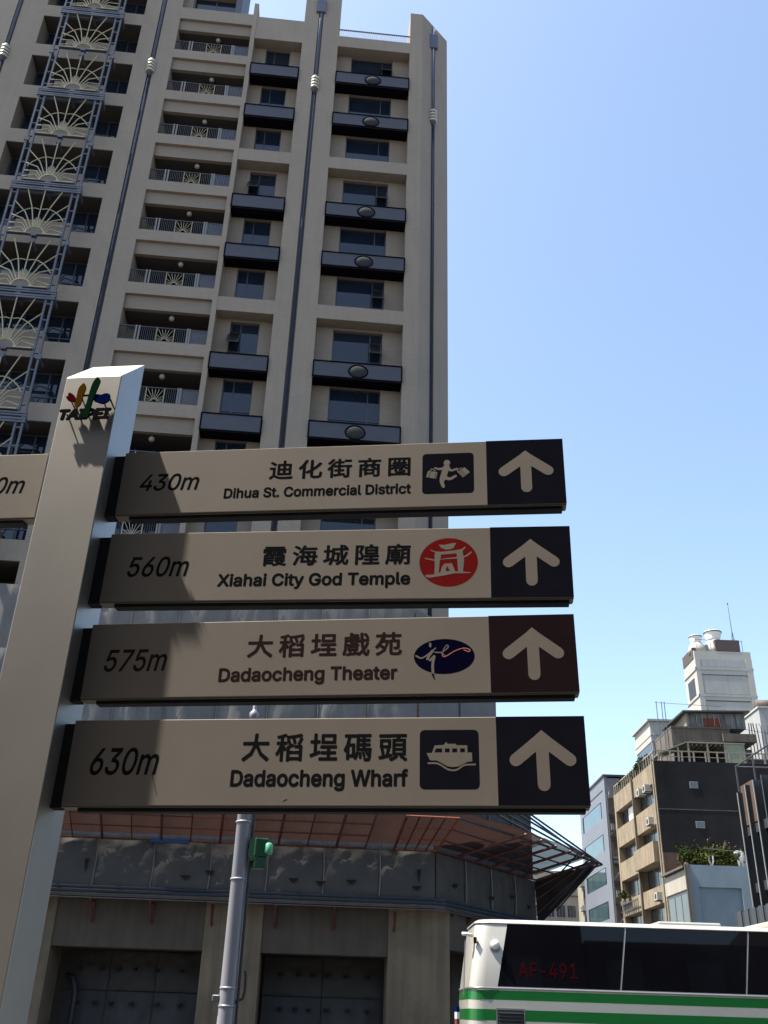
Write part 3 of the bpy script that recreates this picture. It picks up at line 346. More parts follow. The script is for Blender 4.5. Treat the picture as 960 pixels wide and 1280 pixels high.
def glyph_tris(ch):
    if ch in _gc: return _gc[ch]
    adv, cs = GLYPH[ch].split('|'); cont = []
    for c in cs.split('/'):
        n = list(map(int, c.split())); cont.append([(n[i] / 1000, n[i + 1] / 1000) for i in range(0, len(n), 2)])
    ar = [sum(c[i][0] * c[(i + 1) % len(c)][1] - c[(i + 1) % len(c)][0] * c[i][1] for i in range(len(c))) for c in cont]
    sg = 1 if ar[max(range(len(ar)), key=lambda i: abs(ar[i]))] > 0 else -1
    def inside(p, poly):
        r = False; n = len(poly)
        for i in range(n):
            (xa, ya), (xb, yb) = poly[i], poly[(i + 1) % n]
            if (ya > p[1]) != (yb > p[1]) and p[0] < (xb - xa) * (p[1] - ya) / (yb - ya) + xa: r = not r
        return r
    vs, fs = [], []
    for i, c in enumerate(cont):
        if ar[i] * sg <= 0: continue
        grp = [c] + [h for j, h in enumerate(cont) if ar[j] * sg < 0 and inside(((h[0][0] + h[2][0]) / 2, (h[0][1] + h[2][1]) / 2), c)]
        cu_ = bpy.data.curves.new('outline', 'CURVE'); cu_.dimensions = '2D'; cu_.fill_mode = 'FRONT'
        for c_ in grp:
            sp = cu_.splines.new('POLY'); sp.points.add(len(c_) - 1); sp.use_cyclic_u = True
            for q, (x, y) in zip(sp.points, c_): q.co = (x, y, 0, 1)
        ob = bpy.data.objects.new('outline', cu_); C.objects.link(ob); bpy.context.view_layer.update()
        me = bpy.data.meshes.new_from_object(ob.evaluated_get(bpy.context.evaluated_depsgraph_get()))
        b0 = len(vs); vs += [tuple(v.co[:2]) for v in me.vertices]; fs += [tuple(q + b0 for q in p.vertices) for p in me.polygons]
        bpy.data.objects.remove(ob); bpy.data.curves.remove(cu_); bpy.data.meshes.remove(me)
    _gc[ch] = (int(adv) / 1000, vs, fs); return _gc[ch]

def lettering(name, text, box, material, parent, bold=0.0, y=-0.00012, shear=0.0, track=0.0, caps=None, space=0.26, lab=None):
    """text laid out in x,z and fitted to box (x0,z0,x1,z1): z0 baseline, z1 cap height (or the ink box for Chinese)"""
    x = 0; items = []
    for ch in text:
        if ch == ' ': x += space * 0.7 + track; continue
        a, vs, fs = glyph_tris(ch); items.append((x, vs, fs)); x += a + track
    xs = [x_ + v[0] + shear * v[1] for x_, vs, _ in items for v in vs]; zs = [v[1] for _, vs, _ in items for v in vs]
    lo, hi = (0, caps) if caps else (min(zs), max(zs)); ax, bx = min(xs), max(xs)
    sx = (box[2] - box[0]) / (bx - ax); sz = (box[3] - box[1]) / (hi - lo)
    mb = MB(); offs = [(0, 0)]
    if bold: offs += [(bold * math.cos(k * math.pi / 4), bold * math.sin(k * math.pi / 4)) for k in range(8)]
    for k, (dx, dz) in enumerate(offs):
        for x_, vs, fs in items:
            mb.add([(box[0] + (x_ + v[0] + shear * v[1] - ax + dx) * sx, y - 0.000012 * k, box[1] + (v[1] - lo + dz) * sz) for v in vs], [f for f in fs])
    return mb.obj(name, material, parent)

def sheet(name, pts, y, material, parent, th=0.00005):
    return MB().prism(pts, y - th, y).obj(name, material, parent)

def rrect(x0, z0, x1, z1, r, n=6):
    p = []
    for cx_, cz_, a0 in ((x1 - r, z0 + r, -90), (x1 - r, z1 - r, 0), (x0 + r, z1 - r, 90), (x0 + r, z0 + r, 180)):
        for k in range(n + 1):
            a = R(a0 + 90 * k / n); p.append((cx_ + r * math.cos(a), cz_ + r * math.sin(a)))
    return p

def stroke(pts, w0, w1=None, n=None, r=6):
    """outline of a brush stroke through pts with rounded ends"""
    w1 = w0 if w1 is None else w1
    P = [Vector(p) for p in pts]
    if len(P) > 2:                                   # smooth with Catmull-Rom
        Q = []; E_ = [2 * P[0] - P[1]] + P + [2 * P[-1] - P[-2]]
        for i in range(1, len(E_) - 2):
            for k in range(6):
                t = k / 6; a, b, c, d = E_[i - 1], E_[i], E_[i + 1], E_[i + 2]
                Q.append(0.5 * ((2 * b) + (c - a) * t + (2 * a - 5 * b + 4 * c - d) * t * t + (3 * b - a - 3 * c + d) * t ** 3))
        Q.append(P[-1]); P = Q
    n = len(P); Lf = []; Rt = []
    for i, p in enumerate(P):
        d = (P[min(i + 1, n - 1)] - P[max(i - 1, 0)]).normalized(); nn = Vector((-d.y, d.x)); ww = (w0 + (w1 - w0) * i / (n - 1)) / 2
        Lf.append(p + nn * ww); Rt.append(p - nn * ww)
    out = [tuple(q) for q in Rt]
    d = (P[-1] - P[-2]).normalized(); a0 = math.atan2(-d.x, d.y) - math.pi
    a0 = math.atan2(d.y, d.x) - math.pi / 2
    for k in range(1, r): out.append((P[-1].x + w1 / 2 * math.cos(a0 + math.pi * k / r), P[-1].y + w1 / 2 * math.sin(a0 + math.pi * k / r)))
    out += [tuple(q) for q in reversed(Lf)]
    d = (P[0] - P[1]).normalized(); a0 = math.atan2(d.y, d.x) - math.pi / 2
    for k in range(1, r): out.append((P[0].x + w0 / 2 * math.cos(a0 + math.pi * k / r), P[0].y + w0 / 2 * math.sin(a0 + math.pi * k / r)))
    return out

# ================================================================ SETTING
def big(name, x0, x1, y0, y1, z, material):
    o = MB().box(x0, x1, y0, y1, z - 0.4, z).obj(name, material); o['kind'] = 'structure'; return o
g = MB().quad((-2500, -2500, -0.16), (2500, -2500, -0.16), (2500, 2500, -0.16), (-2500, 2500, -0.16)).obj('ground', M['earth']); g['kind'] = 'structure'
r_ = MB().quad((-120, 4.2, -0.15), (120, 4.2, -0.15), (120, 26.0, -0.15), (-120, 26.0, -0.15)).obj('road', M['asphalt']); r_['kind'] = 'structure'
r2 = MB().quad((9.5, 26.0, -0.15), (19.5, 26.0, -0.15), (19.5, 400, -0.15), (9.5, 400, -0.15)).obj('side_road', M['asphalt']); r2['kind'] = 'structure'
pv = MB().box(-120, 120, -8.6, 4.0, -0.15, 0).obj('pavement', M['paving']); pv['kind'] = 'structure'
kb = MB().box(-120, 120, 4.0, 4.2, -0.15, 0.006).obj('kerb', M['concrete']); kb['kind'] = 'structure'
pf = MB().box(-120, 9.3, 26.2, 29.0, -0.15, 0).obj('far_pavement', M['paving']); pf['kind'] = 'structure'
kf = MB().box(-120, 9.5, 26.0, 26.2, -0.15, 0.006).obj('far_kerb', M['concrete']); kf['kind'] = 'structure'
ps = MB().box(19.7, 21.7, 26.4, 400, -0.15, 0).obj('side_pavement', M['paving']); ps['kind'] = 'structure'
lm = MB()
for i in range(-14, 15): lm.quad((i * 8, 15.0, -0.146), (i * 8 + 4, 15.0, -0.146), (i * 8 + 4, 15.14, -0.146), (i * 8, 15.14, -0.146))
o = lm.obj('lane_marking', M['line']); o['kind'] = 'structure'

# ================================================================ SIGN POST (turned 7 degrees to face the street)
POST_D = 2.44
loc, a = plane_frame(-7, POST_D, -1.368, 0)
sp = thing('sign_post', 'square cream metal post with slanted top and coloured city emblem on its front', 'sign post', loc, a)
W_, D_, ZF, ZR = 0.189, 0.16, 3.425, 3.585
shaft = MB().add([(0, 0, 0), (W_, 0, 0), (W_, D_, 0), (0, D_, 0), (0, 0, ZF), (W_, 0, ZF), (W_, D_, ZR), (0, D_, ZR)],
                 [(0, 3, 2, 1), (4, 5, 6, 7), (0, 1, 5, 4), (1, 2, 6, 5), (2, 3, 7, 6), (3, 0, 4, 7)]).obj('shaft', M['post'], sp, bevel=0.0025, seg=2)
MB().box(-0.03, W_ + 0.03, -0.03, D_ + 0.03, 0, 0.015).obj('base_plate', M['bracket'], sp)
EY = -0.018
def emb(name, pts, material, y0=EY, th=0.006):
    return MB().prism([(x, z + 3.0) for x, z in pts], y0, y0 + th).obj(name, material, emblem)
emblem = MB()
for (x, z) in ((0.035, 0.27), (0.165, 0.262), (0.105, 0.30), (0.145, 0.322), (0.068, 0.34), (0.04, 0.335)): emblem.tube([(x, EY + 0.006, z + 3), (x, 0.001, z + 3)], 0.0025, 6)
emblem = emblem.obj('city_emblem', M['bracket'], sp)
def sm_poly(p):
    out = []; n = len(p)
    for i in range(n):
        a_, b_, c_, d_ = (Vector(p[(i + k - 1) % n]) for k in range(4))
        for k in range(3):
            t = k / 3; q = 0.5 * ((2 * b_) + (c_ - a_) * t + (2 * a_ - 5 * b_ + 4 * c_ - d_) * t * t + (3 * b_ - a_ - 3 * c_ + d_) * t ** 3); out.append(tuple(q))
    return out
emb('red_petal', sm_poly([(0.022, 0.336), (0.028, 0.339), (0.028, 0.351), (0.039, 0.348), (0.051, 0.337), (0.057, 0.323), (0.053, 0.317), (0.039, 0.318), (0.028, 0.325)]), M['em_red'])
emb('red_stem', [(0.039, 0.319), (0.044, 0.319), (0.056, 0.3), (0.062, 0.289), (0.057, 0.29), (0.049, 0.304)], M['em_red'])
emb('ochre_petal', sm_poly([(0.072, 0.387), (0.079, 0.38), (0.083, 0.366), (0.079, 0.34), (0.078, 0.32), (0.075, 0.304), (0.068, 0.296), (0.061, 0.3), (0.057, 0.312), (0.058, 0.331), (0.058, 0.361), (0.063, 0.376)]), M['em_yel'])
emb('ochre_stem', [(0.06, 0.3), (0.067, 0.298), (0.069, 0.285), (0.065, 0.285)], M['em_yel'])
emb('green_petal', sm_poly([(0.117, 0.408), (0.127, 0.396), (0.128, 0.386), (0.123, 0.36), (0.118, 0.332), (0.114, 0.296), (0.112, 0.256), (0.102, 0.251), (0.092, 0.26), (0.094, 0.284), (0.097, 0.313), (0.099, 0.343), (0.102, 0.374), (0.107, 0.394)]), M['em_grn'], EY - 0.002)
emb('cross_bar', [(0.076, 0.341), (0.099, 0.341), (0.1, 0.337), (0.078, 0.337)], M['ink'])
emb('blue_petal', sm_poly([(0.117, 0.338), (0.128, 0.341), (0.139, 0.338), (0.153, 0.343), (0.168, 0.339), (0.171, 0.323), (0.165, 0.31), (0.148, 0.304), (0.13, 0.311), (0.119, 0.317)]), M['em_blu'])
emb('blue_stem', [(0.167, 0.326), (0.175, 0.321), (0.194, 0.283), (0.191, 0.281), (0.179, 0.303), (0.169, 0.318)], M['em_grn'])
# the letters of the emblem: thick cut-out plates
tl = lettering('emblem_lettering', 'TAIPEI', (0.014, 3.249, 0.180, 3.284), M['ink'], emblem, bold=0.045, y=EY, shear=0.12, caps=0.509, track=-0.035)
sol = tl.modifiers.new('thickness', 'SOLIDIFY'); sol.thickness = 0.005; sol.offset = -1

# ================================================================ DIRECTION SIGNS
def arrow_pts(x0, z0, x1, z1):
    w_, h_ = x1 - x0, z1 - z0; cx_ = (x0 + x1) / 2; t = 0.0325
    mb = []
    mb.append(stroke([(cx_, z0 + t / 2), (cx_, z1 - t)], t)); ax = t * 0.5
    mb.append(stroke([(x0 + t * .5, z1 - h_ * .50), (cx_ + .0, z1 - t * .72)], t)); mb.append(stroke([(x1 - t * .5, z1 - h_ * .50), (cx_, z1 - t * .72)], t))
    mb.append([(cx_, z1 - .001), (cx_ - t * 1.05, z1 - t * .95), (cx_, z1 - t * 1.5), (cx_ + t * 1.05, z1 - t * .95)])
    return mb

def make_sign(u, z0, L_, h, tilt, yaw, label, film, ink, num, cjk, eng, boxes, icon):
    loc, a = plane_frame(-7, 2.5, u, z0)
    e = thing('direction_sign', label, 'sign', loc, 0, 'arrow boards on the sign post'); e.rotation_euler = (0, -tilt, R(yaw))
    pan = MB().box(0, L_, 0, 0.046, 0, h).obj('panel', M['signface'], e, bevel=0.0015)
    MB().box(0.0, L_ - 0.002, 0.004, 0.042, -0.004, -0.0005).obj('bottom_lip', M['signface'], e)
    MB().box(0.045, L_ - 0.012, 0.008, 0.040, -0.014, -0.0045).obj('bottom_channel', M['bracket'], e)
    b = MB().box(-0.0345, -0.0005, 0.006, 0.036, 0.004, h - 0.008).box(-0.0345, -0.004, 0.001, 0.040, -0.006, 0.008).box(-0.0345, -0.0245, 0.003, 0.006, 0.008, h - 0.01)
    b.obj('end_bracket', M['bracket'], e, bevel=0.001)
    xs, ib, ab = boxes['split'], boxes['icon'], boxes['arrow']
    MB().box(xs, L_ + 0.0005, -0.0003, 0.0464, 0.001, h + 0.0005).obj('arrow_panel', M[film], e)
    mb = MB()
    for k, p in enumerate(arrow_pts(*ab)): mb.prism(p, -0.00055 - 0.00002 * k, -0.00035)
    mb.obj('arrow', M['signface'], e)
    n = boxes['num']; lettering('distance_lettering', num, n, M[ink], e, bold=0.012, shear=0.21, caps=0.509, track=-0.01)
    lettering('chinese_lettering', cjk, boxes['cjk'], M[ink], e, bold=0.024, track=0.18)
    lettering('english_lettering', eng, boxes['eng'], M[ink], e, bold=0.028, caps=0.509, space=0.27)
    icon(e, *ib)
    return e

def icon_shopper(e, x0, z0, x1, z1):
    w_, h_ = x1 - x0, z1 - z0
    f = lambda x, y: (x0 + w_ * (x - 100) / 750, z1 - h_ * (y - 70) / 635)
    bd = sheet('pictogram', rrect(x0, z0, x1, z1, 0.012), -0.00005, M['black'], e)
    mb = MB(); K_ = w_ / 750
    def st(pts, a_, b_=None): 
        st.k += 1; mb.prism(stroke([f(*p) for p in pts], a_ * K_, (b_ or a_) * K_), -0.00022 - 0.00001 * st.k, -0.00015)
    st.k = 0
    cx_, cz_ = f(460, 222); mb.prism([(cx_ + 48 * K_ * math.cos(t / 20 * 6.2832), cz_ + 44 * K_ * 1.1 * math.sin(t / 20 * 6.2832)) for t in range(20)], -0.00030, -0.00020)
    st([(285, 300), (350, 318), (440, 300)], 28, 40); st([(455, 290), (425, 380), (400, 470)], 95, 88); st([(395, 450), (385, 520), (408, 595)], 75, 46)
    st([(430, 450), (500, 478), (585, 435)], 55, 38); st([(470, 300), (525, 345), (605, 320)], 45, 28)
    for pts in ([(185, 340), (322, 368), (300, 470), (155, 440)], [(612, 372), (715, 300), (795, 380), (692, 462)]):
        mb.prism([f(*p) for p in pts], -0.00030, -0.00020)
    st([(215, 345), (240, 312), (290, 350)], 14); st([(620, 370), (612, 335), (675, 312)], 14)
    mb.obj('shopper_figure', M['signface'], bd)
    m2 = MB()
    for p in ([(222, 352), (195, 446)], [(300, 372), (282, 462)], [(640, 372), (705, 440)], [(660, 350), (730, 425)]): m2.prism(stroke([f(*q) for q in p], 7 * K_), -0.00042, -0.00036)
    m2.obj('bag_lines', M['black'], bd, kind='stuff')

def icon_temple(e, x0, z0, x1, z1):
    w_, h_ = x1 - x0, z1 - z0; cx_, cz_ = (x0 + x1) / 2, (z0 + z1) / 2
    f = lambda x, y: (x0 + w_ * (x - 100) / 770, z1 - h_ * (y - 118) / 660)
    bd = sheet('pictogram', [(cx_ + w_ / 2 * math.cos(t / 40 * 6.2832), cz_ + h_ / 2 * math.sin(t / 40 * 6.2832)) for t in range(40)], -0.00005, M['red'], e)
    mb = MB(); K_ = w_ / 770; k = 0
    def P_(pts):
        mb.prism([f(*p) for p in pts], -0.00022 - 0.00001 * P_.k, -0.00015); P_.k += 1
    P_.k = 0
    P_([(355, 208), (430, 210), (560, 185), (585, 190), (550, 255), (500, 275), (440, 275), (390, 255)])
    P_([(240, 272), (310, 300), (400, 305), (560, 290), (660, 272), (700, 240), (712, 250), (670, 300), (672, 350), (600, 330), (390, 345), (318, 350), (308, 315), (245, 285)])
    P_([(300, 335), (390, 335), (370, 440), (355, 600), (300, 620), (305, 500)]); P_([(590, 320), (672, 320), (690, 420), (672, 600), (612, 590), (600, 420)])
    P_([(172, 385), (300, 412), (600, 380), (700, 365), (785, 305), (795, 320), (740, 368), (680, 395), (600, 400), (385, 412), (300, 430), (180, 402)])
    P_([(180, 620), (300, 612), (380, 585), (395, 520), (430, 470), (530, 465), (560, 540), (570, 575), (680, 580), (780, 590), (770, 600), (560, 602), (420, 630), (230, 658), (190, 645)])
    mb.obj('temple_gate', M['signface'], bd)
    m2 = MB().prism([f(*p) for p in ((470, 500), (500, 562), (462, 570), (448, 550))], -0.00042, -0.00036).obj('gate_opening', M['red'], bd)

def icon_theatre(e, x0, z0, x1, z1):
    w_, h_ = x1 - x0, z1 - z0; cx_, cz_ = (x0 + x1) / 2, (z0 + z1) / 2
    f = lambda x, y: (x0 + w_ * (x - 82) / 773, z1 - h_ * (y - 128) / 415)
    bd = sheet('pictogram', [(cx_ + w_ / 2 * math.cos(t / 40 * 6.2832), cz_ + h_ / 2 * math.sin(t / 40 * 6.2832)) for t in range(40)], -0.00005, M['navyfilm'], e)
    mb = MB(); K_ = w_ / 773; cnt = [0]
    def st(pts, a_, b_, mbx): mbx.prism(stroke([f(*p) for p in pts], a_ * K_, b_ * K_), -0.00022 - 0.00001 * cnt[0], -0.00015); cnt[0] += 1
    st([(110, 325), (180, 352), (260, 310), (360, 235)], 22, 14, mb); st([(320, 270), (265, 340), (262, 395), (340, 335)], 36, 30, mb)
    st([(340, 335), (322, 430), (325, 535)], 36, 34, mb); st([(350, 285), (440, 285), (520, 230), (500, 205), (450, 280), (480, 330), (540, 310)], 16, 9, mb)
    st([(290, 185), (292, 215)], 30, 26, mb); mb.obj('dancer_figure', M['signface'], bd)
    m2 = MB(); st([(440, 300), (455, 338), (500, 330), (600, 275), (720, 242), (795, 262), (780, 285), (720, 262)], 10, 12, m2); m2.obj('ribbon_stroke', M['pinkline'], bd)
    m3 = MB(); st([(320, 545), (345, 600)], 28, 10, m3); m3.obj('figure_foot', M['black'], e)

def icon_boat(e, x0, z0, x1, z1):
    w_, h_ = x1 - x0, z1 - z0; f = lambda x, y: (x0 + w_ * (x - 58) / 840, z1 - h_ * (y - 90) / 835)
    bd = sheet('pictogram', rrect(x0, z0, x1, z1, 0.013), -0.00005, M['black'], e)
    mb = MB(); K_ = w_ / 840
    mb.prism([f(*p) for p in [(155, 418), (232, 418), (270, 312), (400, 305), (435, 262), (455, 290), (570, 290), (580, 310), (735, 312), (735, 415), (800, 415), (800, 540), (740, 545), (680, 570), (600, 610), (520, 618), (450, 605), (370, 560), (300, 525), (205, 522)]], -0.00030, -0.00020)
    mb.prism(stroke([f(*p) for p in [(180, 563), (290, 563), (360, 590), (450, 645), (530, 662), (600, 645), (690, 590), (840, 582)]], 24 * K_), -0.00030, -0.00020)
    mb.obj('ferry_boat', M['signface'], bd)
    m2 = MB()
    for p in ([(290, 355), (375, 355), (375, 408), (268, 408)], [(415, 355), (482, 355), (482, 408), (415, 408)], [(520, 355), (588, 355), (588, 408), (520, 408)], [(632, 355), (698, 355), (698, 408), (632, 408)]):
        m2.prism([f(*q) for q in p], -0.00042, -0.00036)
    m2.obj('cabin_windows', M['black'], bd)

make_sign(-1.145, 2.940, 1.377, 0.2225, 0.0, -7, 'top arrow board reading 430m and Dihua St. Commercial District with shopper pictogram', 'black', 'ink', '430m', '迪化街商圈', 'Dihua St. Commercial District',
          dict(num=(0.066, 0.082, 0.254, 0.139), cjk=(0.477, 0.110, 0.9135, 0.175), eng=(0.3405, 0.048, 0.9165, 0.080), icon=(0.9515, 0.043, 1.1075, 0.1835), split=1.146, arrow=(1.1815, 0.040, 1.3455, 0.186)), icon_shopper)
make_sign(-1.145, 2.650, 1.379, 0.2225, -0.006, -7, 'second arrow board from top reading 560m and Xiahai City God Temple with round red pictogram', 'black', 'ink', '560m', '霞海城隍廟', 'Xiahai City God Temple',
          dict(num=(0.072, 0.080, 0.257, 0.142), cjk=(0.482, 0.109, 0.918, 0.173), eng=(0.353, 0.046, 0.918, 0.082), icon=(0.945, 0.036, 1.114, 0.190), split=1.150, arrow=(1.185, 0.036, 1.346, 0.184)), icon_temple)
make_sign(-1.149, 2.357, 1.381, 0.221, 0.0095, -7, 'third arrow board from top with maroon arrow end reading 575m and Dadaocheng Theater', 'maroon', 'inkbrown', '575m', '大稻埕戲苑', 'Dadaocheng Theater',
          dict(num=(0.056, 0.0785, 0.236, 0.141), cjk=(0.469, 0.112, 0.904, 0.178), eng=(0.394, 0.044, 0.892, 0.080), icon=(0.939, 0.055, 1.106, 0.156), split=1.147, arrow=(1.182, 0.034, 1.348, 0.1855)), icon_theatre)
make_sign(-1.149, 2.065, 1.389, 0.230, 0.007, -7, 'bottom arrow board reading 630m and Dadaocheng Wharf with boat pictogram', 'black', 'ink', '630m', '大稻埕碼頭', 'Dadaocheng Wharf',
          dict(num=(0.065, 0.082, 0.253, 0.151), cjk=(0.482, 0.116, 0.924, 0.188), eng=(0.458, 0.051, 0.926, 0.0905), icon=(0.958, 0.0415, 1.113, 0.196), split=1.159, arrow=(1.191, 0.037, 1.362, 0.195)), icon_boat)
# the arm that points the other way, cut by the left edge of the picture
loc, a = plane_frame(-7, 2.5, -1.405 - 1.37, 2.937)
e = thing('direction_sign', 'arrow board left of the post, cut by the picture edge, ending in 0m', 'sign', loc, a, 'arrow boards on the sign post')
MB().box(0, 1.37, 0, 0.046, 0, 0.2325).obj('panel', M['signface'], e, bevel=0.0015)
MB().box(0.002, 1.37, 0.004, 0.042, -0.004, -0.0005).obj('bottom_lip', M['signface'], e)
MB().box(0.012, 1.33, 0.008, 0.040, -0.014, -0.0045).obj('bottom_channel', M['bracket'], e)
MB().box(1.3705, 1.405, 0.006, 0.036, 0.004, 0.2245).obj('end_bracket', M['bracket'], e)
MB().box(-0.0005, 0.23, -0.0003, 0.0464, 0.001, 0.233).obj('arrow_panel', M['black'], e)
mb = MB()
for k, p in enumerate(arrow_pts(0.035, 0.04, 0.2, 0.186)): mb.prism(p, -0.00055 - 0.00002 * k, -0.00035)
mb.obj('arrow', M['signface'], e)
lettering('distance_lettering', '0m', (1.215, 0.090, 1.312, 0.148), M['ink'], e, bold=0.012, shear=0.21, caps=0.509, track=-0.01)

e0 = [o_ for o_ in bpy.data.objects if o_.name == 'direction_sign.003'][0]
MB().prism([(0.238, 0.083), (0.2395, 0.084), (0.262, 0.026), (0.261, 0.025)], -0.0002, -0.0001).prism([(0.60, 0.012), (0.612, 0.018), (0.6125, 0.0165), (0.601, 0.0105)], -0.0002, -0.0001).obj('scratch_marks', M['bracket'], e0, kind='stuff')

# ================================================================ APARTMENT TOWER (right end turned 4.5 degrees away)
loc, a = plane_frame(4.5, 34.5)
TW = thing('apartment_tower', 'tall beige tiled apartment tower with navy balcony panels, long pipes and gold fan trellis', 'building', loc, a)
def tw(mb, name, m_, **k): return mb.obj(name, M[m_] if isinstance(m_, str) else m_, TW, **k)
Z0, ZT = 15.3, 51.9
PIT = 3.19; ZK = 46.3
BW = 1.2
# core of the building behind every bay
core = MB().slab([(-26, 2.6), (4.0, 2.6), (5.6, 2.62), (5.6, 16), (-26, 16)], 0, 49.2)
tw(core, 'core_wall', 'tile')
tw(MB().box(-26, -9.33, 2.6, 14, 49.2, 62), 'upper_core_wall', 'tile')
# pillars, each with its groove and pipe
def pillar(u0, u1, zt, groove=None, depth=2.6, zb=Z0):
    mb = MB()
    if groove is None: mb.box(u0, u1, 0, depth, zb, zt)
    else: mb.slab([(u0, 0), (groove - .13, 0), (groove - .13, .16), (groove + .13, .16), (groove + .13, 0), (u1, 0), (u1, depth), (u0, depth)], zb, zt)
    return tw(mb, 'pillar', 'tile')
pillar(-2.6, -0.65, 57, -1.70)
pillar(-11.27, -9.33, 62, -10.33)
pillar(-19.2, -16.45, 62, -17.86)
pillar(-26, -24.4, 62)
# end pillar with splayed corner
gx = [(4.02, 0), (4.70, .64), (4.70 - .07, .64 + .08), (4.83 - .07, .76 + .08), (4.83, .76), (5.62, 1.51), (5.62, 2.62), (3.32, 2.62), (3.32, 0)]
tw(MB().slab(gx, Z0, ZT), 'pillar', 'tile')
tw(MB().box(5.2, 5.6, 2.63, 15.9, 49.2, 50.6), 'parapet', 'tile')
tw(MB().prism([(4.32, 51.0), (4.82, 51.0), (4.82, 52.05), (4.72, 52.05)], 1.3, 1.42), 'roof_fin', 'white')
tw(MB().box(-5.43, -5.2, -0.02, 1.4, Z0, 51.3), 'pillar', 'tile'); tw(MB().dome((-5.31, 0.2, 51.42), .11, .11, .13, 10, 5), 'finial', 'soffit', smooth=True)

pipe_me = {}
def pipe(u, w_, z0, z1, zb):
    up = MB().tube([(u, w_, zb + .9), (u, w_, z1)], .085, 10).obj('downpipe', M['pipe'], TW, smooth=True)
    lo = MB().tube([(u, w_, z0), (u, w_, zb)], .065, 8).obj('downpipe', M['pipelow'], TW, smooth=True)
    h = MB().lathe([(.07, zb - .18), (.17, zb), (.19, zb + .12), (.19, zb + .95), (.15, zb + 1.08), (.09, zb + 1.1)], (u, w_), 14).obj('pipe_collar', M['navy'], up, smooth=True)
    for k in range(4):
        z = zb + .17 + k * .225
        if 'r' not in pipe_me: pipe_me['r'] = MB().lathe([(.19, -.06), (.235, -.045), (.235, .045), (.19, .06)], (0, 0), 16).mesh('ring', M['bead'], True)
        link('ring', pipe_me['r'], h, (u, w_, z))
    for k in range(int((z1 - zb - 1.2) / 3.19)):
        pass
    return up
pipe(-1.70, .02, Z0, 57, 44.7); pipe(-10.33, .02, Z0, 62, 44.75); pipe(-17.86, .02, Z0, 62, 44.75); pipe(4.70, .60, Z0, 51.7, 43.75)
for u, zs in ((-1.70, (51.6,)), (4.72, (50.3,))):
    for z in zs: MB().box(u - .28, u + .22, -.14 if u < 0 else .42, .06 if u < 0 else .62, z - .55, z + .55).obj('pipe_head', M['pipe'], TW)

# ---- windows
def window_mesh(W__, H__, post, midrail):
    fr = MB(); t = .055
    fr.box(0, W__, 0, .08, 0, t).box(0, W__, 0, .08, H__ - t, H__).box(0, t, 0, .08, t, H__ - t).box(W__ - t, W__, 0, .08, t, H__ - t)
    fr.box(post - t / 2, post + t / 2, .002, .078, t, H__ - t)
    fr.box(t, post - t / 2, .004, .074, midrail, midrail + t); fr.box(post + t / 2, W__ - t, .004, .074, midrail, midrail + t)
    return fr.mesh('window_frame', M['frame'])
def panes(W__, H__, post, mid):
    out = []
    for x0, x1 in ((.055, post - .027), (post + .027, W__ - .055)):
        for z0, z1 in ((.055, mid), (mid + .055, H__ - .055)):
            out.append(MB().box(x0 - .004, x1 + .004, .036, .046, z0 - .004, z1 + .004).mesh('pane', M['pane']))
    return out
wt_r = (window_mesh(2.28, 2.28, 1.72, .66), panes(2.28, 2.28, 1.72, .66))
wt_b = (window_mesh(1.32, 2.28, .48, .66), panes(1.32, 2.28, .48, .66))
sash = MB().box(0, .05, 0, .03, 0, 1.2).box(.5, .55, 0, .03, 0, 1.2).box(.05, .5, 0, .03, 0, .05).box(.05, .5, 0, .03, 1.15, 1.2).mesh('open_sash', M['frame'])
sashp = MB().box(.05, .5, .012, .018, .05, 1.15).mesh('pane', M['sashdark'])
def put_window(wt, u, w_, z, open_at=None, sz=1.0):
    f = link('window', wt[0], TW, (u, w_, z), (1, 1, sz))
    for p in wt[1]: link('pane', p, f)
    if open_at is not None:
        s = link('open_sash', sash, f, (open_at, -.01, .72), rot=(R(-34), 0, 0))   # top-hung, swung outwards
        s.location = (open_at, -.68, .78); link('pane', sashp, s)
def bay_wall(u0, u1, w_, wu0, wu1, z0, z1, wz0, wz1):
    mb = MB().box(u0, wu0, w_, w_ + .3, z0, z1).box(wu1, u1, w_, w_ + .3, z0, z1).box(wu0, wu1, w_, w_ + .3, z0, wz0)
    if wz1 < z1: mb.box(wu0, wu1, w_, w_ + .3, wz1, z1)
    return mb
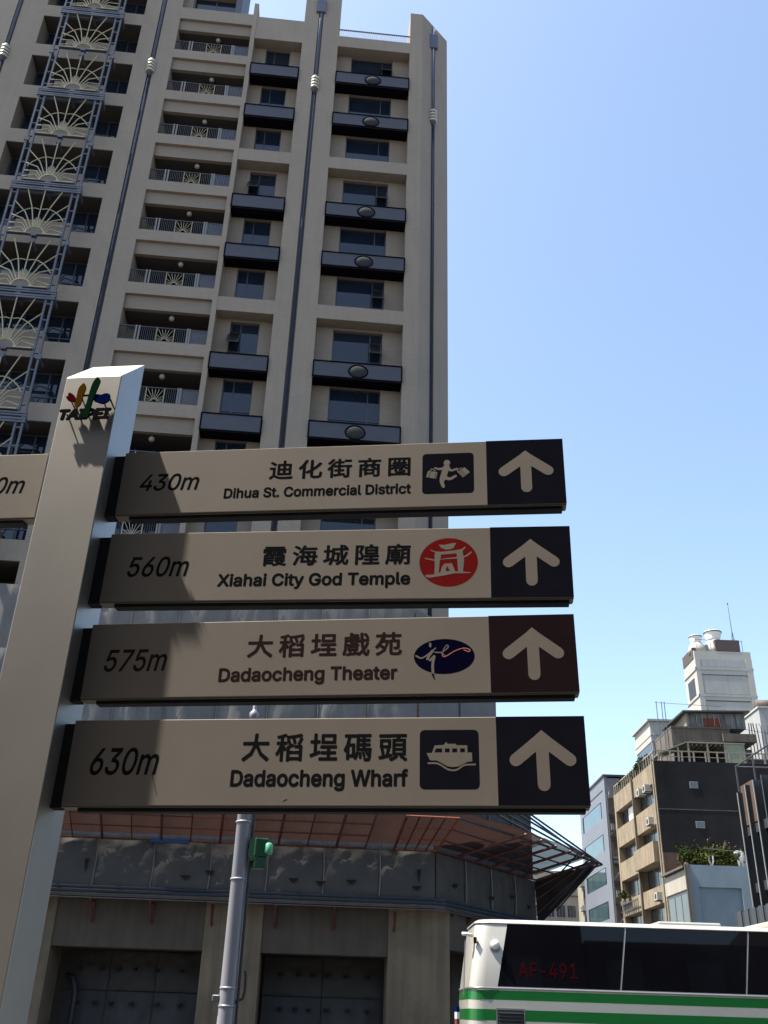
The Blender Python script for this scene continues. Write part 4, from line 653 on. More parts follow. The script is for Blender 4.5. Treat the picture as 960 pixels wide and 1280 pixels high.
# ---- right bay and middle bay: navy balcony panels, every third one a tiled band
slabs = {}
def panel_mesh(W__):
    mb = MB().box(0, W__, -.06, .0, -.88, 0).mesh('panel', M['navy'])
    ed = MB().box(-.03, W__ + .03, -.085, -.061, -.06, .0).box(-.03, W__ + .03, -.085, -.061, -.90, -.83).box(-.03, .03, -.084, -.061, -.83, -.06).box(W__ - .03, W__ + .03, -.084, -.061, -.83, -.06).mesh('panel_trim', M['navy_edge'])
    return mb, ed
pr, pb = panel_mesh(3.93), panel_mesh(2.54)
oval = MB().dome((0, 0, 0), .36, .07, .29, 22, 8).mesh('medallion', M['oval'], True)
oring = MB().tube([(.42 * math.cos(t / 24 * 6.2832), 0, .34 * math.sin(t / 24 * 6.2832)) for t in range(25)], .035, 5, cap=False).mesh('medallion_ring', M['navy_edge'], True)
for k in range(0, 11):
    z = ZK - PIT * k
    if z < Z0 + .5: break
    for bay, (u0, u1, wu0, wu1, wt, pm) in enumerate((( -.65, 3.32, .15, 2.43, wt_r, pr), (-5.2, -2.6, -4.55, -3.23, wt_b, pb))):
        tiled = k % 3 == 2
        zt = ZK - PIT * (k - 1) - .9 if k else 48.45         # soffit above
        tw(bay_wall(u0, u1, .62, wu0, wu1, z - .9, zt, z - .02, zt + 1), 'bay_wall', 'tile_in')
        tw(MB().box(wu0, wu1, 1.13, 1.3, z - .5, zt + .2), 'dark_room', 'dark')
        op = None
        if bay == 0 and k in (0, 3, 5, 6): op = 1.68
        if bay == 1 and k in (3, 6): op = -.06
        put_window(wt, wu0, .76, z - .01, op, (zt - z + .01) / 2.28)
        if tiled:
            tw(MB().box(u0, u1, 0, .6, z - .78, z), 'balcony_band', 'tile')
        else:
            p = link('balcony_panel', pm[0], TW, (u0 + .02, -.02, z)); link('panel_trim', pm[1], p)
            tw(MB().box(u0 + .02, u1 - .02, .001, .6, z - .9, z - .03), 'balcony_slab', 'navy_edge')  # near-black slab colour holds the shade under the balcony
            if bay == 0:
                o_ = link('medallion', oval, p, (1.99, -.07, -.47)); link('medallion_ring', oring, o_, (0, .01, 0))
tw(MB().box(-.65, 3.32, 0, 2.6, 48.45, 49.3), 'top_beam', 'tile')
tw(MB().box(-5.2, -2.6, 0, 2.6, 48.42, 50.22), 'top_beam', 'tile')
# roof railing between the last two pillars
rr = tw(MB().box(-.65, 3.32, .06, .12, 49.92, 49.98).box(-.65, 3.32, .07, .11, 49.36, 49.40), 'roof_railing', 'rail')
bal = MB().box(-.02, .02, .07, .11, 49.40, 49.92).mesh('baluster', M['white'])
for i in range(37): link('baluster', bal, rr, (-.6 + i * .107, 0, 0))

# ---- second bay: loggias with railing, fan panel and round lamp
lamp_me = MB().dome((0, 0, 0), .13, .13, .14, 12, 6).mesh('ceiling_lamp', M['globe'], True)
rl_me = MB().box(0, 3.86, .10, .15, .80, .85).box(0, 3.86, .11, .14, .07, .10)
rl_me = rl_me.mesh('railing', M['rail'])
bars = MB()
for i in range(46):
    x = .04 + i * .085
    if 1.62 < x < 2.42 or x > 3.08: continue
    bars.box(x, x + .022, .115, .135, .10, .80)
bars = bars.mesh('baluster_row', M['rail'])
rpost = MB().box(-.035, .035, .09, .16, 0, .88).mesh('railing_post', M['railpost'])
rsheet = MB()
for i in range(10): rsheet.box(3.12 + i * .074, 3.12 + i * .074 + .05, .11, .13, .10, .80)
rsheet = rsheet.mesh('slat_panel', M['steel'])
def fan_shape(mb, W__, H__, y, r, hub, rays=9, arcs=True, bend=.0):
    for k in range(rays):
        t = math.pi * (k + .5) / rays if rays > 9 else math.pi * (k + .35) / (rays - .3)
        x1 = math.cos(t); z1 = math.sin(t)
        s_ = min((W__ / 2) / max(abs(x1), 1e-3), H__ / max(z1, 1e-3))
        p0 = Vector((hub * x1, y, hub * z1)); p1 = Vector((s_ * x1, y, s_ * z1))
        mid = p0.lerp(p1, .5) + Vector((-bend * x1 * .8, 0, bend * abs(x1) * 1.2))
        pts = [p0, p0.lerp(mid, .55) + Vector((0, 0, bend * .1)), mid, mid.lerp(p1, .55), p1] if bend else [p0, p1]
        mb.tube(pts, r, 5)
    mb.tube([(hub * math.cos(R(q)), y, hub * math.sin(R(q))) for q in range(0, 181, 20)], r * 1.25, 5)
    if arcs:
        for sg in (-1, 1): mb.tube([(sg * q[0], y, q[1]) for q in ((1.15, .85), (.98, 1.12), (.75, 1.35), (.5, 1.5), (.25, 1.55), (.06, 1.5))], r * .9, 5)
    return mb
fm = MB().box(-.40, -.37, -.012, .012, .08, .80).box(.37, .40, -.012, .012, .08, .80)
fan_shape(fm, .76, .62, 0, .012, .12, 13, False)
fsmall = fm; fs_me = MB(); fs_me.v = [(x, y, z + (.12 if abs(x) < .369 else 0)) for x, y, z in fm.v]; fs_me.f = fm.f; fs_me.mi = fm.mi; fs_me = fs_me.mesh('fan_ornament', M['fan'])
for k in range(0, 11):
    zt = 49.43 - 3.22 * k; zb = zt - 2.57
    if zb < Z0: break
    tw(MB().box(-9.33, -5.43, 0, .30, zb - .65, zb), 'floor_band', 'tile')
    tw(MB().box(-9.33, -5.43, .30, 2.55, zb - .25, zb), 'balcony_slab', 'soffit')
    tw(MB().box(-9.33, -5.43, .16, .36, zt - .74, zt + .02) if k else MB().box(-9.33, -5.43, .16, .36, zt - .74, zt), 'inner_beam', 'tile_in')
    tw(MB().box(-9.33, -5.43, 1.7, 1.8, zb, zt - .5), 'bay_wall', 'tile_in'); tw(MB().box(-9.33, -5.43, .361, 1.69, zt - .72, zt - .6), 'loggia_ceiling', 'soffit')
    dr = tw(MB().box(-8.9, -6.4, 1.62, 1.698, zb + .02, zb + 2.1), 'sliding_door', 'frame')
    for j in range(3): MB().box(-8.84 + j * .82, -8.10 + j * .82, 1.606, 1.618, zb + .1, zb + 2.02).obj('pane', M['pane'], dr)
    link('ceiling_lamp', lamp_me, TW, (-7.2, .52, zt - .87))
    r0 = link('railing', rl_me, TW, (-9.31, 0, zb)); link('baluster_row', bars, r0, kind='stuff'); link('fan_ornament', fs_me, r0, (2.02, .10, 0)); link('slat_panel', rsheet, r0, kind='stuff')
    for x in (.72, .86, 2.98, 3.08): link('railing_post', rpost, r0, (x, 0, 0))
tw(MB().box(-9.33, -5.43, 0, .3, 49.43, 50.35), 'parapet', 'tile')
tw(MB().box(-9.33, -5.2, .3, 2.6, 49.6, 49.9), 'roof_slab', 'soffit')
# set-back penthouse behind the parapet
tw(MB().box(-9.33, -8.9, .55, 3, 50.0, 58), 'penthouse_wall', 'tile'); tw(MB().box(-8.9, -6.55, .75, 3, 50.0, 50.42).box(-8.9, -6.55, .75, 3, 52.6, 58), 'penthouse_wall', 'tile')
tw(MB().box(-6.55, -6.2, .5, 3, 49.9, 58), 'penthouse_wall', 'frame')
pw_ = tw(MB().box(-8.85, -6.6, 1.0, 1.05, 50.45, 50.52).box(-8.85, -6.6, 1.0, 1.05, 51.2, 51.26).box(-7.75, -7.68, 1.0, 1.05, 50.5, 52.6), 'window', 'frame')
MB().box(-8.88, -6.57, 1.03, 1.045, 50.43, 52.6).obj('pane', M['pane'], pw_)

# ---- first bay: deep recess with dark windows behind the fan trellis
w1_me = MB()
for x in (0, .86, 1.72, 2.58, 3.44, 4.3, 5.05): w1_me.box(x, x + .06, 0, .08, 0, 2.15)
w1_me.box(0, 5.12, .002, .07, 0, .07).box(0, 5.12, .002, .07, .85, .91).box(0, 5.12, .002, .07, 2.08, 2.15)
w1_me = w1_me.mesh('window', M['frame']); w1_p = MB().box(.05, .87, .035, .045, .06, 2.1).mesh('pane', M['pane'])
def bay1(z, z2):     # band top z, next band's underside z2
    tw(MB().box(-16.45, -11.27, 0, 1.3, z - .9, z), 'floor_band', 'tile'); tw(MB().box(-16.45, -11.27, .02, 1.89, z - .93, z - .902), 'soffit_shade_sheet', 'soffit')  # thin dark sheet stands in for shade under the band
    tw(MB().box(-16.45, -11.27, 1.9, 2.0, z - .9, z2 + .1), 'bay_wall', 'navy_edge')  # recess wall coloured near black in place of its shade
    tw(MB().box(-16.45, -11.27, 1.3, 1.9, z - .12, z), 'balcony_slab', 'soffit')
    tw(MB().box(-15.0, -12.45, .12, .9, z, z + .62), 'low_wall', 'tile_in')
    wn = link('window', w1_me, TW, (-16.40, .95, z + .02))
    for j in range(6): link('pane', w1_p, wn, (j * .86, 0, 0))
for k in range(-5, 10):
    z = 46.2 - 3.19 * k - .0
    bay1(z, z + 2.29)
for k in range(-4, 10):
    z = 46.2 - 3.19 * k
    tw(MB().box(-24.4, -19.2, 0, 1.3, z - .9, z), 'floor_band', 'tile')
tw(MB().box(-24.4, -19.2, 1.3, 1.5, Z0, 62), 'bay_wall', 'navy')
# trellis: ladders, cross members and fans, one unit for every two floors
lad = MB(); ST = .045
for x in (-1.52, -1.24, 1.24, 1.52): lad.box(x - ST, x + ST, -.06, .03, 0, 6.16)
for s in (-1, 1):
    for i in range(7):
        z = .45 + i * .88; lad.box(min(s * 1.24, s * 1.52), max(s * 1.24, s * 1.52), -.05, .02, z, z + .06)
lad = lad.mesh('ladder_frame', M['steel'])
cross = MB().box(-1.62, 1.62, -.10, .02, 0, .09).box(-1.62, 1.62, .10, .22, -.02, .07).box(-1.62, 1.62, -.10, .02, .30, .38).mesh('cross_beam', M['steel'])
shelf = MB().box(-1.24, 1.24, -.10, .04, 0, .08).box(-.12, .12, -.10, .1, -.08, -.01).mesh('fan_shelf', M['steel'])
shl = MB().box(-1.12, -.35, -.13, -.101, .02, .07).box(.35, 1.15, -.13, -.101, .02, .07).mesh('shelf_edge', M['fan'])
fb = fan_shape(MB(), 2.44, 2.72, 0, .028, .42, 11, True, .2)
core_ = MB()
for q in range(9):
    t = math.pi * (q + .5) / 9; fb.tube([(.14 * math.cos(t), 0, .42), (.22 * math.cos(t), 0, .5 + .5 * math.sin(t))], .022, 5)
fanbig = fb.mesh('fan_ornament', M['fan'])
brk = MB().box(-.05, .05, 0, .62, -.05, .05).box(-.11, .11, -.10, 0, -.11, .11).mesh('wall_bracket', M['steel'])
def trellis_unit(zb):
    r0 = link('trellis', lad, TW, (-13.70, -.62, zb)); link('cross_beam', cross, r0, (0, 0, -.28)); link('cross_beam', cross, r0, (0, 0, 5.98))
    for z in (.18, 3.25):
        s_ = link('fan_shelf', shelf, r0, (0, 0, z)); link('shelf_edge', shl, s_, kind='stuff'); link('fan_ornament', fanbig, r0, (0, -.05, z + .06))
    for x in (-1.52, 1.52, 0):
        for z in (-.2, 2.9, 6.1): link('wall_bracket', brk, r0, (x, .02, z))
for k in range(-2, 5): trellis_unit(41.95 - 6.38 * k)

# ================================================================ PODIUM UNDER CONSTRUCTION (front turned 3 degrees)
loc, a = plane_frame(3, 30)
PD = thing('podium_building', 'unfinished concrete podium wrapped in grey tarpaulins below the tower', 'building', loc, a)
RD = Vector((.585, .811)); RN = Vector((.811, -.585)); PC = Vector((3.46, 0))       # corner, direction and outward normal of the splayed right face
def rp(t, o=0.0): v = PC + RD * t + RN * o; return (v.x, v.y)
tarps = {}
def tarp_mesh(kind, var, nx=14, nz=12):
    key = (kind, var)
    if key in tarps: return tarps[key]
    rnd = random.Random(var * 31 + 5); mb = MB(); vs = []
    ties = [(rnd.uniform(.1, .9), rnd.uniform(.1, .9), rnd.uniform(.05, .13)) for _ in range(4)]
    for j in range(nz + 1):
        for i in range(nx + 1):
            x, z = i / nx, j / nz
            edge = min(x, 1 - x, z, 1 - z)
            y = (-.03 if kind == 'tarpd' else -.09) * math.sin(math.pi * x) ** .6 * (math.sin(math.pi * z) ** .5 if 0 < z < 1 else 0)
            y += (.025 if kind == 'tarpd' else .06) * noise.noise(Vector((x * 3 + var * 7, z * 2.2, var))) + (.012 if kind == 'tarpd' else .035) * noise.noise(Vector((x * 9 + z * 5, z * 7 - x * 4, var + 3)))
            for tx, tz, s_ in ties:
                d = math.hypot(x - tx, z - tz); y += s_ * (.25 if kind == 'tarpd' else .55) * (1 if z < .85 else 0) * math.exp(-(d / .10) ** 2) + .02 * math.cos(9 * math.atan2(z - tz, x - tx)) * math.exp(-d / .25)
            if edge < .01: y = .02 * noise.noise(Vector((x * 6, z * 6, var)))
            vs.append((x, y, z))
    fs = [(j * (nx + 1) + i, j * (nx + 1) + i + 1, (j + 1) * (nx + 1) + i + 1, (j + 1) * (nx + 1) + i) for j in range(nz) for i in range(nx)]
    mb.add(vs, fs); tarps[key] = mb.mesh('tarpaulin', M[kind], True); return tarps[key]
cnt = 0
def tarp_wall(p0, p1, z0, z1, step, kind, parent=PD, rope=True):
    global cnt
    p0, p1 = Vector(p0), Vector(p1); Lh = (p1 - p0).length; n = max(1, round(Lh / step)); d = (p1 - p0) / n; ang = math.atan2(d.y, d.x)
    for i in range(n):
        cnt += 1; q = p0 + d * i
        o_ = link('tarpaulin', tarp_mesh(kind, cnt % 6), parent, (q.x, q.y, z0), (d.length * .985, 1.0, (z1 - z0)), (0, 0, ang))
        if rope and i: 
            nn = Vector((d.y, -d.x)).normalized() * .05
            MB().tube([(q.x + nn.x, q.y + nn.y, z0), (q.x + nn.x + .02, q.y + nn.y, (z0 + z1) / 2), (q.x + nn.x - .01, q.y + nn.y, z1)], .018, 5).obj('tie_pipe', M['galv'], parent)
def pdm(mb, name, m_, **k): return mb.obj(name, M[m_], PD, **k)
# solid bodies behind the tarps
cw = .25
pdm(MB().slab([(-24, cw), (3.40, cw), (rp(7.3, -cw)[0], rp(7.3, -cw)[1]), (rp(7.3, -cw)[0] - 1.0, 16), (-24, 16)], 4.4, 8.5), 'floor_block', 'concrete')
pdm(MB().slab([(-24, cw + .9), (3.0, cw + .9), rp(4.55, -cw), (rp(4.55, -cw)[0] - 1, 16), (-24, 16)], 8.5, 12.0), 'floor_block', 'concrete')
# lower edge panels (fascia), the three tarp tiers
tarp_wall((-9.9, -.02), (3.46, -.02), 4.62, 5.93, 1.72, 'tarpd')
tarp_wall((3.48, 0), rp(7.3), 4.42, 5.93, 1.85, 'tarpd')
tarp_wall((-9.9, .1), (3.44, .1), 5.97, 8.5, 1.72, 'tarp'); tarp_wall((3.46, .08), rp(7.3, -.05), 5.97, 8.5, 1.85, 'tarpd')
tarp_wall((-12, .95), (2.95, .95), 8.5, 12.0, 1.6, 'tarp'); tarp_wall((3.0, .97), rp(4.6, -.05), 8.5, 12.0, 1.8, 'tarp')
wt_, a2 = plane_frame(4.5, 34.5)
# tier against the foot of the tower: belongs to the tower's own line
TT = thing('tarpaulin_screen', 'pale grey tarpaulin screen tied round the foot of the beige tower', 'screen', wt_, a2)
tarp_wall((-21, -.18), (4.05, -.18), 11.3, 15.55, 1.75, 'tarp', TT); tarp_wall((4.07, -.16), (5.75, 1.45), 11.3, 15.55, 1.2, 'tarp', TT)
MB().slab([(-24, 0), (4.0, 0), (5.6, 1.6), (5.6, 14), (-24, 14)], 8.6, 15.28).obj('backing_wall', M['concrete'], TT)
hole = MB().prism([(-.16, .05), (.16, .06), (.03, -.07), (-.03, -.06)], -.004, 0).mesh('torn_flap', M['netblack'])
for u, z in ((-3.9, 4.95), (-3.2, 5.1), (-.75, 4.98), (.05, 4.93), (.95, 5.0), (-6.8, 5.2), (2.9, 4.9), (2.95, 5.25)): link('torn_flap', hole, PD, (u, -.10, z), (1 if z < 5.2 else .4, 1, 1 if z < 5.2 else 3), kind='stuff')
for t, z in ((1.1, 5.1), (3.6, 5.0), (5.2, 5.2), (6.5, 5.0)): link('torn_flap', hole, PD, (*rp(t, .1), z), rot=(0, 0, R(54)), kind='stuff')
spot = MB().lathe([(.001, -.07), (.08, -.03), (.085, 0), (.07, .03)], (0, 0), 8).mesh('tie_hole', M['dark'])
for ua, ub in ((-7.2, -3.6), (-1.2, 1.9)):
    for k in range(6):
        for z in (2.55, 1.65): link('tie_hole', spot, PD, (ua + (ub - ua) * (k + .3 + .2 * math.sin(k * 5 + z)) / 6, 2.02, z), kind='stuff')
# pipes along the foot of the fascia
for z, w_, r0, m_ in ((4.60, -.12, .045, 'bluepipe'), (4.50, -.14, .055, 'bluepipe'), (4.41, -.16, .022, 'galv'), (4.36, -.17, .016, 'galv'), (4.30, -.2, .014, 'galv')):
    pdm(MB().tube([(-11, w_, z), (3.40, w_, z), (3.75, w_ + .2, z), (*rp(7.3, -w_), z - .0)], r0, 6), 'edge_pipe', m_)
# beam, columns, dark ground floor
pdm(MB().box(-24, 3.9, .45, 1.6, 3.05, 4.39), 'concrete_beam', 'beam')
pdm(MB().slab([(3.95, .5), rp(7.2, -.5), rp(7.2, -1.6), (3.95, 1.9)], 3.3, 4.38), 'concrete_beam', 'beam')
pdm(MB().slab([(-24, 1.6), (3.9, 1.6), rp(7.0, -1.0), (rp(7.0)[0] - 1.2, 14), (-24, 14)], 4.1, 4.385), 'ceiling_slab', 'darkconc')
for u0, u1, ww in ((-9.1, -7.55, .42), (-3.24, -1.57, .42), (2.12, 3.93, .40)):
    pdm(MB().box(u0, u1, ww, ww + 1.4, -.1, 4.385), 'concrete_column', 'concrete')
c_ = rp(4.9, -1.2); pdm(MB().box(c_[0], c_[0] + 1.0, c_[1], c_[1] + 1.0, -.1, 4.38), 'concrete_column', 'concrete')
for i in range(8):
    u = -8.9 + i * 1.55
    if -3.6 < u < -1.6 or 1.7 < u < 3.9: continue
for (ua, ub) in ((-7.5, -3.3), (-1.5, 2.08)):
    n = 3 if ub - ua > 4 else 2
    for j in range(n):
        for z0, z1 in ((0.0, 1.95), (1.98, 3.04)):
            x0 = ua + (ub - ua) * j / n; x1 = ua + (ub - ua) * (j + 1) / n
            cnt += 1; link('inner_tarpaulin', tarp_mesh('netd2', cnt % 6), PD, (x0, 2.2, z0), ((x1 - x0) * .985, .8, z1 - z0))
pdm(MB().box(-24, 5.6, 4.5, 4.7, -.1, 4.1), 'rear_wall', 'darkconc')
pdm(MB().tube([(-7.28, 1.9, 2.35), (-7.05, 1.8, 2.25), (-6.95, 1.8, 1.9), (-6.95, 1.8, 1.2), (-7.0, 1.8, .2)], .09, 8), 'hanging_hose', 'rail', smooth=True)
# small red brackets under the pipes
bk_ = MB().tube([(0, -.18, 4.28), (0, .45, 3.72)], .035, 6).tube([(0, -.2, 4.26), (0, .45, 4.26)], .03, 6).tube([(0, .42, 4.26), (0, .42, 3.68)], .03, 6).mesh('red_bracket', M['redpipe'])
for u in (-8.2, -6.5, -4.8, -3.05, -1.2, .5, 2.28): link('red_bracket', bk_, PD, (u, 0, 0))
for t in (.8, 2.0): link('red_bracket', bk_, PD, (*rp(t), 0), rot=(0, 0, R(54)))

# ---- catch platform of red pipes and net sticking out above the fascia
CN = thing('catch_platform', 'red pipe safety platform with rusty netting jutting out above the dark fascia', 'scaffold', loc, a)
ZI, ZO, OUT = 5.95, 6.60, 2.0
def cpt(u, f): return (u + .22 * f, -.06 - OUT * f, ZI + (ZO - ZI) * f)           # on the front slope
tipx, tipy = rp(0, OUT); CT = (3.90, -2.02, ZO)
def rpt(t, f): v = PC + RD * (t + .25 * f) + RN * (.06 + OUT * f); return (v.x, v.y, ZI + (ZO - ZI) * f)
for s_ in (.25, .5, .75): MB().tube([(2.19 + 1.27 * s_, -.06, ZI), (2.41 + 1.49 * s_, -2.05, ZO)], .026, 6).obj('rib_pipe', M['redpipe'], CN)
u = -10.8; i = 0; us = []
while u < 3.0: us.append(u); u += .866
for i, u in enumerate(us):
    MB().tube([cpt(u, 0), cpt(u, 1.02)], .042 if i % 2 else .022, 6).obj('rib_pipe', M['redpipe'], CN)
MB().tube([(3.46, -.06, ZI), CT], .035, 6).obj('corner_pipe', M['orangepipe'], CN)
for f in (0.02, .34, .67, 1.0):
    for i in range(0, len(us) - 2, 2):
        a_, b_ = cpt(us[i], f), cpt(us[i + 2], f)
        lift = .05
        MB().tube([(a_[0], a_[1], a_[2] + (lift if f > .1 else 0)), (b_[0], b_[1], b_[2] + (lift if f > .1 else 0))], .024, 6).obj('rail_pipe', M['orangepipe'] if (i // 2) % 3 == 1 or f == 1.0 else M['redpipe'], CN)
    a_ = cpt(us[-2] if len(us) % 2 else us[-1], f); b_ = (3.46 + (CT[0] - 3.46) * f, -.06 + (CT[1] + .06) * f, ZI + (ZO - ZI) * f)
    MB().tube([a_, b_], .024, 6).obj('rail_pipe', M['orangepipe'], CN)
    e0 = b_; MB().tube([e0, rpt(8.3 if f > .3 else 7.3, f)], .04 if f in (1.0,) else .03, 6).obj('rail_pipe', M['redpipe'] if f < .9 else M['rail'], CN)
for t in (1.2, 2.4, 3.6, 4.8, 6.0, 7.2): MB().tube([rpt(t, 0), rpt(t + .5, 1.03)], .045, 6).obj('rib_pipe', M['redpipe'], CN)
for t in (7.8, 8.25): MB().tube([rpt(t, .3), rpt(t + .2, 1.0)], .035, 6).obj('rib_pipe', M['rail'], CN)
for (t0, f0, t1, f1) in ((7.2, 1.0, 8.2, .4), (6.0, 1.0, 7.6, .34), (7.3, .1, 8.3, .9)): MB().tube([rpt(t0, f0), rpt(t1, f1)], .03, 6).obj('brace_pipe', M['rail'], CN)
# stay pipes running up to the wall
for t0, t1, z1 in ((6.8, 5.2, 8.3), (8.2, 4.9, 8.45), (7.9, 2.6, 8.3), (7.0, 1.2, 8.1), (4.2, .2, 8.0)):
    MB().tube([rpt(t0, 1.0), (*rp(t1, .08), z1)], .035, 6).obj('stay_pipe', M['rail'], CN)
for t in (7.5, 8.1): MB().tube([rpt(t, .98), (*rp(t - .2, .5), 5.0)], .03, 6).obj('stay_pipe', M['rail'], CN)
# nets, one sheet per frame, sagging
def net(p00, p10, p11, p01, m_, sag=.10, n=6):
    mb = MB(); vs = []
    P_ = [Vector(p) for p in (p00, p10, p11, p01)]
    for j in range(n + 1):
        for i in range(n + 1):
            s_, t_ = i / n, j / n
            q = P_[0].lerp(P_[1], s_).lerp(P_[3].lerp(P_[2], s_), t_)
            q.z -= sag * math.sin(math.pi * s_) * math.sin(math.pi * t_) - .03 * noise.noise(q * 2.3); vs.append(q)
    mb.add(vs, [(j * (n + 1) + i, j * (n + 1) + i + 1, (j + 1) * (n + 1) + i + 1, (j + 1) * (n + 1) + i) for j in range(n) for i in range(n)])
    mb.obj('net_sheet', M[m_], CN, smooth=True)
up = Vector((0, 0, .17))
for i in range(len(us) - 1): net(Vector(cpt(us[i], 0)) + up, Vector(cpt(us[i + 1], 0)) + up, Vector(cpt(us[i + 1], .98)) + up, Vector(cpt(us[i], .98)) + up, 'net')
net(Vector(cpt(us[-1], 0)) + up, Vector((3.46, -.06, ZI)) + up, Vector(CT) + up, Vector(cpt(us[-1], .98)) + up, 'net')
net(Vector((3.46, -.06, ZI)) + up, Vector(rpt(1.2, 0)) + up, Vector(rpt(1.6, .98)) + up, Vector(CT) + up, 'net')
for t in (1.2, 2.4, 3.6, 4.8, 6.0): net(Vector(rpt(t, 0)) + up, Vector(rpt(t + 1.2, 0)) + up, Vector(rpt(t + 1.6, .98)) + up, Vector(rpt(t + .4, .98)) + up, 'net' if t < 3 else 'netd')
# dark net hanging under the far tip down to the fascia
net(rpt(8.3, .95), rp(7.3, .05) + (4.45,), rp(7.2, .02) + (5.9,), rpt(7.5, .5), 'netblack', .1)
for q in (.3, .6, .85):
    A_ = Vector(rpt(8.3, .95)).lerp(Vector(rpt(7.5, .5)), q); B_ = Vector(rp(7.3, .08) + (4.45,)).lerp(Vector(rp(7.2, .05) + (5.9,)), q); MB().tube([A_, B_], .022, 5).obj('brace_pipe', M['redpipe'], CN)
tg = MB().tube([(-5.05, -.16, 5.92), (-3.9, -.16, 5.92)], .06, 8).obj('blue_roll', M['bluefoam'], None); tg.matrix_world = Matrix.Translation(loc) @ Matrix.Rotation(a, 4, 'Z')
tg.location = loc; tg.rotation_euler = (0, 0, a); tag(tg, 'short blue plastic roll lying on the top edge of the dark fascia', 'plastic roll')

# ================================================================ STREET POLE AND TRAFFIC LIGHT
px_, py_ = -1.575, 12.0
pl = thing('street_pole', 'grey steel pole behind the arrow boards with rings and a thin top', 'pole', (px_, py_, 0))
MB().lathe([(.125, 0), (.125, .3), (.105, .34), (.096, 1.5), (.088, 3.74), (.10, 3.77)], (0, 0), 20).obj('shaft', M['pole'], pl, smooth=True)
for z in (1.62, 1.80, 2.95, 3.60): MB().lathe([(.094, z - .015), (.102, z - .008), (.102, z + .008), (.094, z + .015)], (0, 0), 20).obj('ring', M['pole'], pl, smooth=True)
MB().lathe([(.11, 3.775), (.03, 3.79), (.026, 4.86), (.055, 4.88), (.06, 4.95), (.03, 4.98), (.024, 5.0), (.022, 6.0)], (0, 0), 12).obj('top_tube', M['pole'], pl, smooth=True)
MB().tube([(.118, -.03, 1.2), (.118, -.03, 3.7)], .016, 8).obj('cable_conduit', M['rail'], pl)
MB().tube([(.09, 0, 1.66), (.17, 0, 1.70), (.185, 0, 1.78), (.185, 0, 1.92), (.17, 0, 1.98)], .016, 8).obj('bracket_handle', M['rail'], pl)
MB().box(-.17, -.085, -.05, .05, 1.66, 1.73).obj('clamp', M['galv'], pl, bevel=.01)
tl_ = thing('traffic_light', 'small green traffic light clamped to the right side of the grey pole', 'traffic light', (px_ + .24, py_, 3.22))
hs = MB().box(-.10, .10, -.10, .12, -.02, .23).obj('housing', M['green'], tl_, bevel=.02, seg=2, rotation=0)
hs.rotation_euler = (0, 0, R(20))
MB().box(-.09, .09, -.09, .11, -.17, -.025).obj('lower_housing', M['greend'], hs, bevel=.015, seg=2)
MB().prism([(-.13, .20), (-.02, .24), (.0, -.02), (-.10, -.09), (-.15, .0)], -.11, -.03).obj('visor', M['green'], tl_)
MB().lathe([(.05, .02), (.06, .05), (.055, .15), (.03, .17)], (.125, -.05), 12).obj('lens_hood', M['greenpale'], tl_, smooth=True)
MB().box(-.14, -.09, -.02, .02, -.1, .16).obj('clamp', M['rail'], tl_)
tl_.scale = (.86, .86, .86); tl_.location.x -= .02

# small marker post with blue tip beside the bus
mk = thing('marker_post', 'slim orange and white post with blue tip left of the bus', 'post', (1.62, 19.5, 0))
for z0, z1, m_ in ((-.15, 1.1, 'em_yel'), (1.1, 1.35, 'white'), (1.35, 1.55, 'orange'), (1.55, 1.66, 'white'), (1.66, 1.75, 'em_blu')):
    MB().tube([(0, 0, z0), (0, 0, z1 - .002)], .045, 10).obj('post_section', M[m_], mk)

# ================================================================ BUS
BX, BY = 1.93, 20.5
bus = thing('city_bus', 'cream single-deck bus with two green stripes and dark tinted windows', 'bus', (BX, BY, 0))
BL, BWd = 11.6, 2.5
def section(z):     # how far the side leans in at height z
    return 0 if z < 2.08 else (z - 2.08) * .13
def loop(z, off=0.0, xo=0.0, r=.30):
    y0 = section(z) + off; x0 = xo + off; pts = []
    x1 = BL - off; y1 = BWd - section(z) - off
    for cx_, cy_, a0 in ((x0 + r, y0 + r, 180), (x1 - r, y0 + r, 270), (x1 - r, y1 - r, 0), (x0 + r, y1 - r, 90)):
        for k in range(7):
            t = R(a0 + 90 * k / 6); pts.append((cx_ + r * math.cos(t), cy_ + r * math.sin(t)))
    return pts
def xo_(z): return max(0, (z - 1.9)) * .10 + (0.04 if z > 3.0 else 0)
def shell(name, rows, mat_, parent=None, cap=False, off=0.0):
    mb = MB(); vs = []
    for z, o_ in rows: vs += [(x, y, z) for x, y in loop(z, o_ + off, xo_(z))]
    n = 28; fs = [(j * n + i, j * n + (i + 1) % n, (j + 1) * n + (i + 1) % n, (j + 1) * n + i) for j in range(len(rows) - 1) for i in range(n)]
    if cap: fs.append(tuple(range((len(rows) - 1) * n, len(rows) * n)))
    mb.add(vs, fs); return mb.obj(name, M[mat_], parent or bus, smooth=True)
shell('lower_body', [(.32, 0), (1.538, 0)], 'buswhite'); shell('green_stripe', [(1.538, -.003), (1.728, -.003)], 'busgreen'); shell('body_band', [(1.728, 0), (1.892, 0)], 'buswhite')
shell('green_stripe', [(1.892, -.003), (2.055, -.003)], 'busgreen'); shell('upper_body', [(2.055, 0), (2.10, -.004), (3.2, 0), (3.27, .02)], 'buswhite')
shell('roof', [(3.262, -.012), (3.30, .0), (3.335, .07), (3.35, .2), (3.355, .5)], 'buswhite', cap=True)
shell('belt_rail', [(2.07, -.014), (2.075, -.02), (2.105, -.02), (2.11, -.014)], 'alu')
MB().slab(loop(.3, .02), .30, .34).obj('underside', M['rubber'], bus)
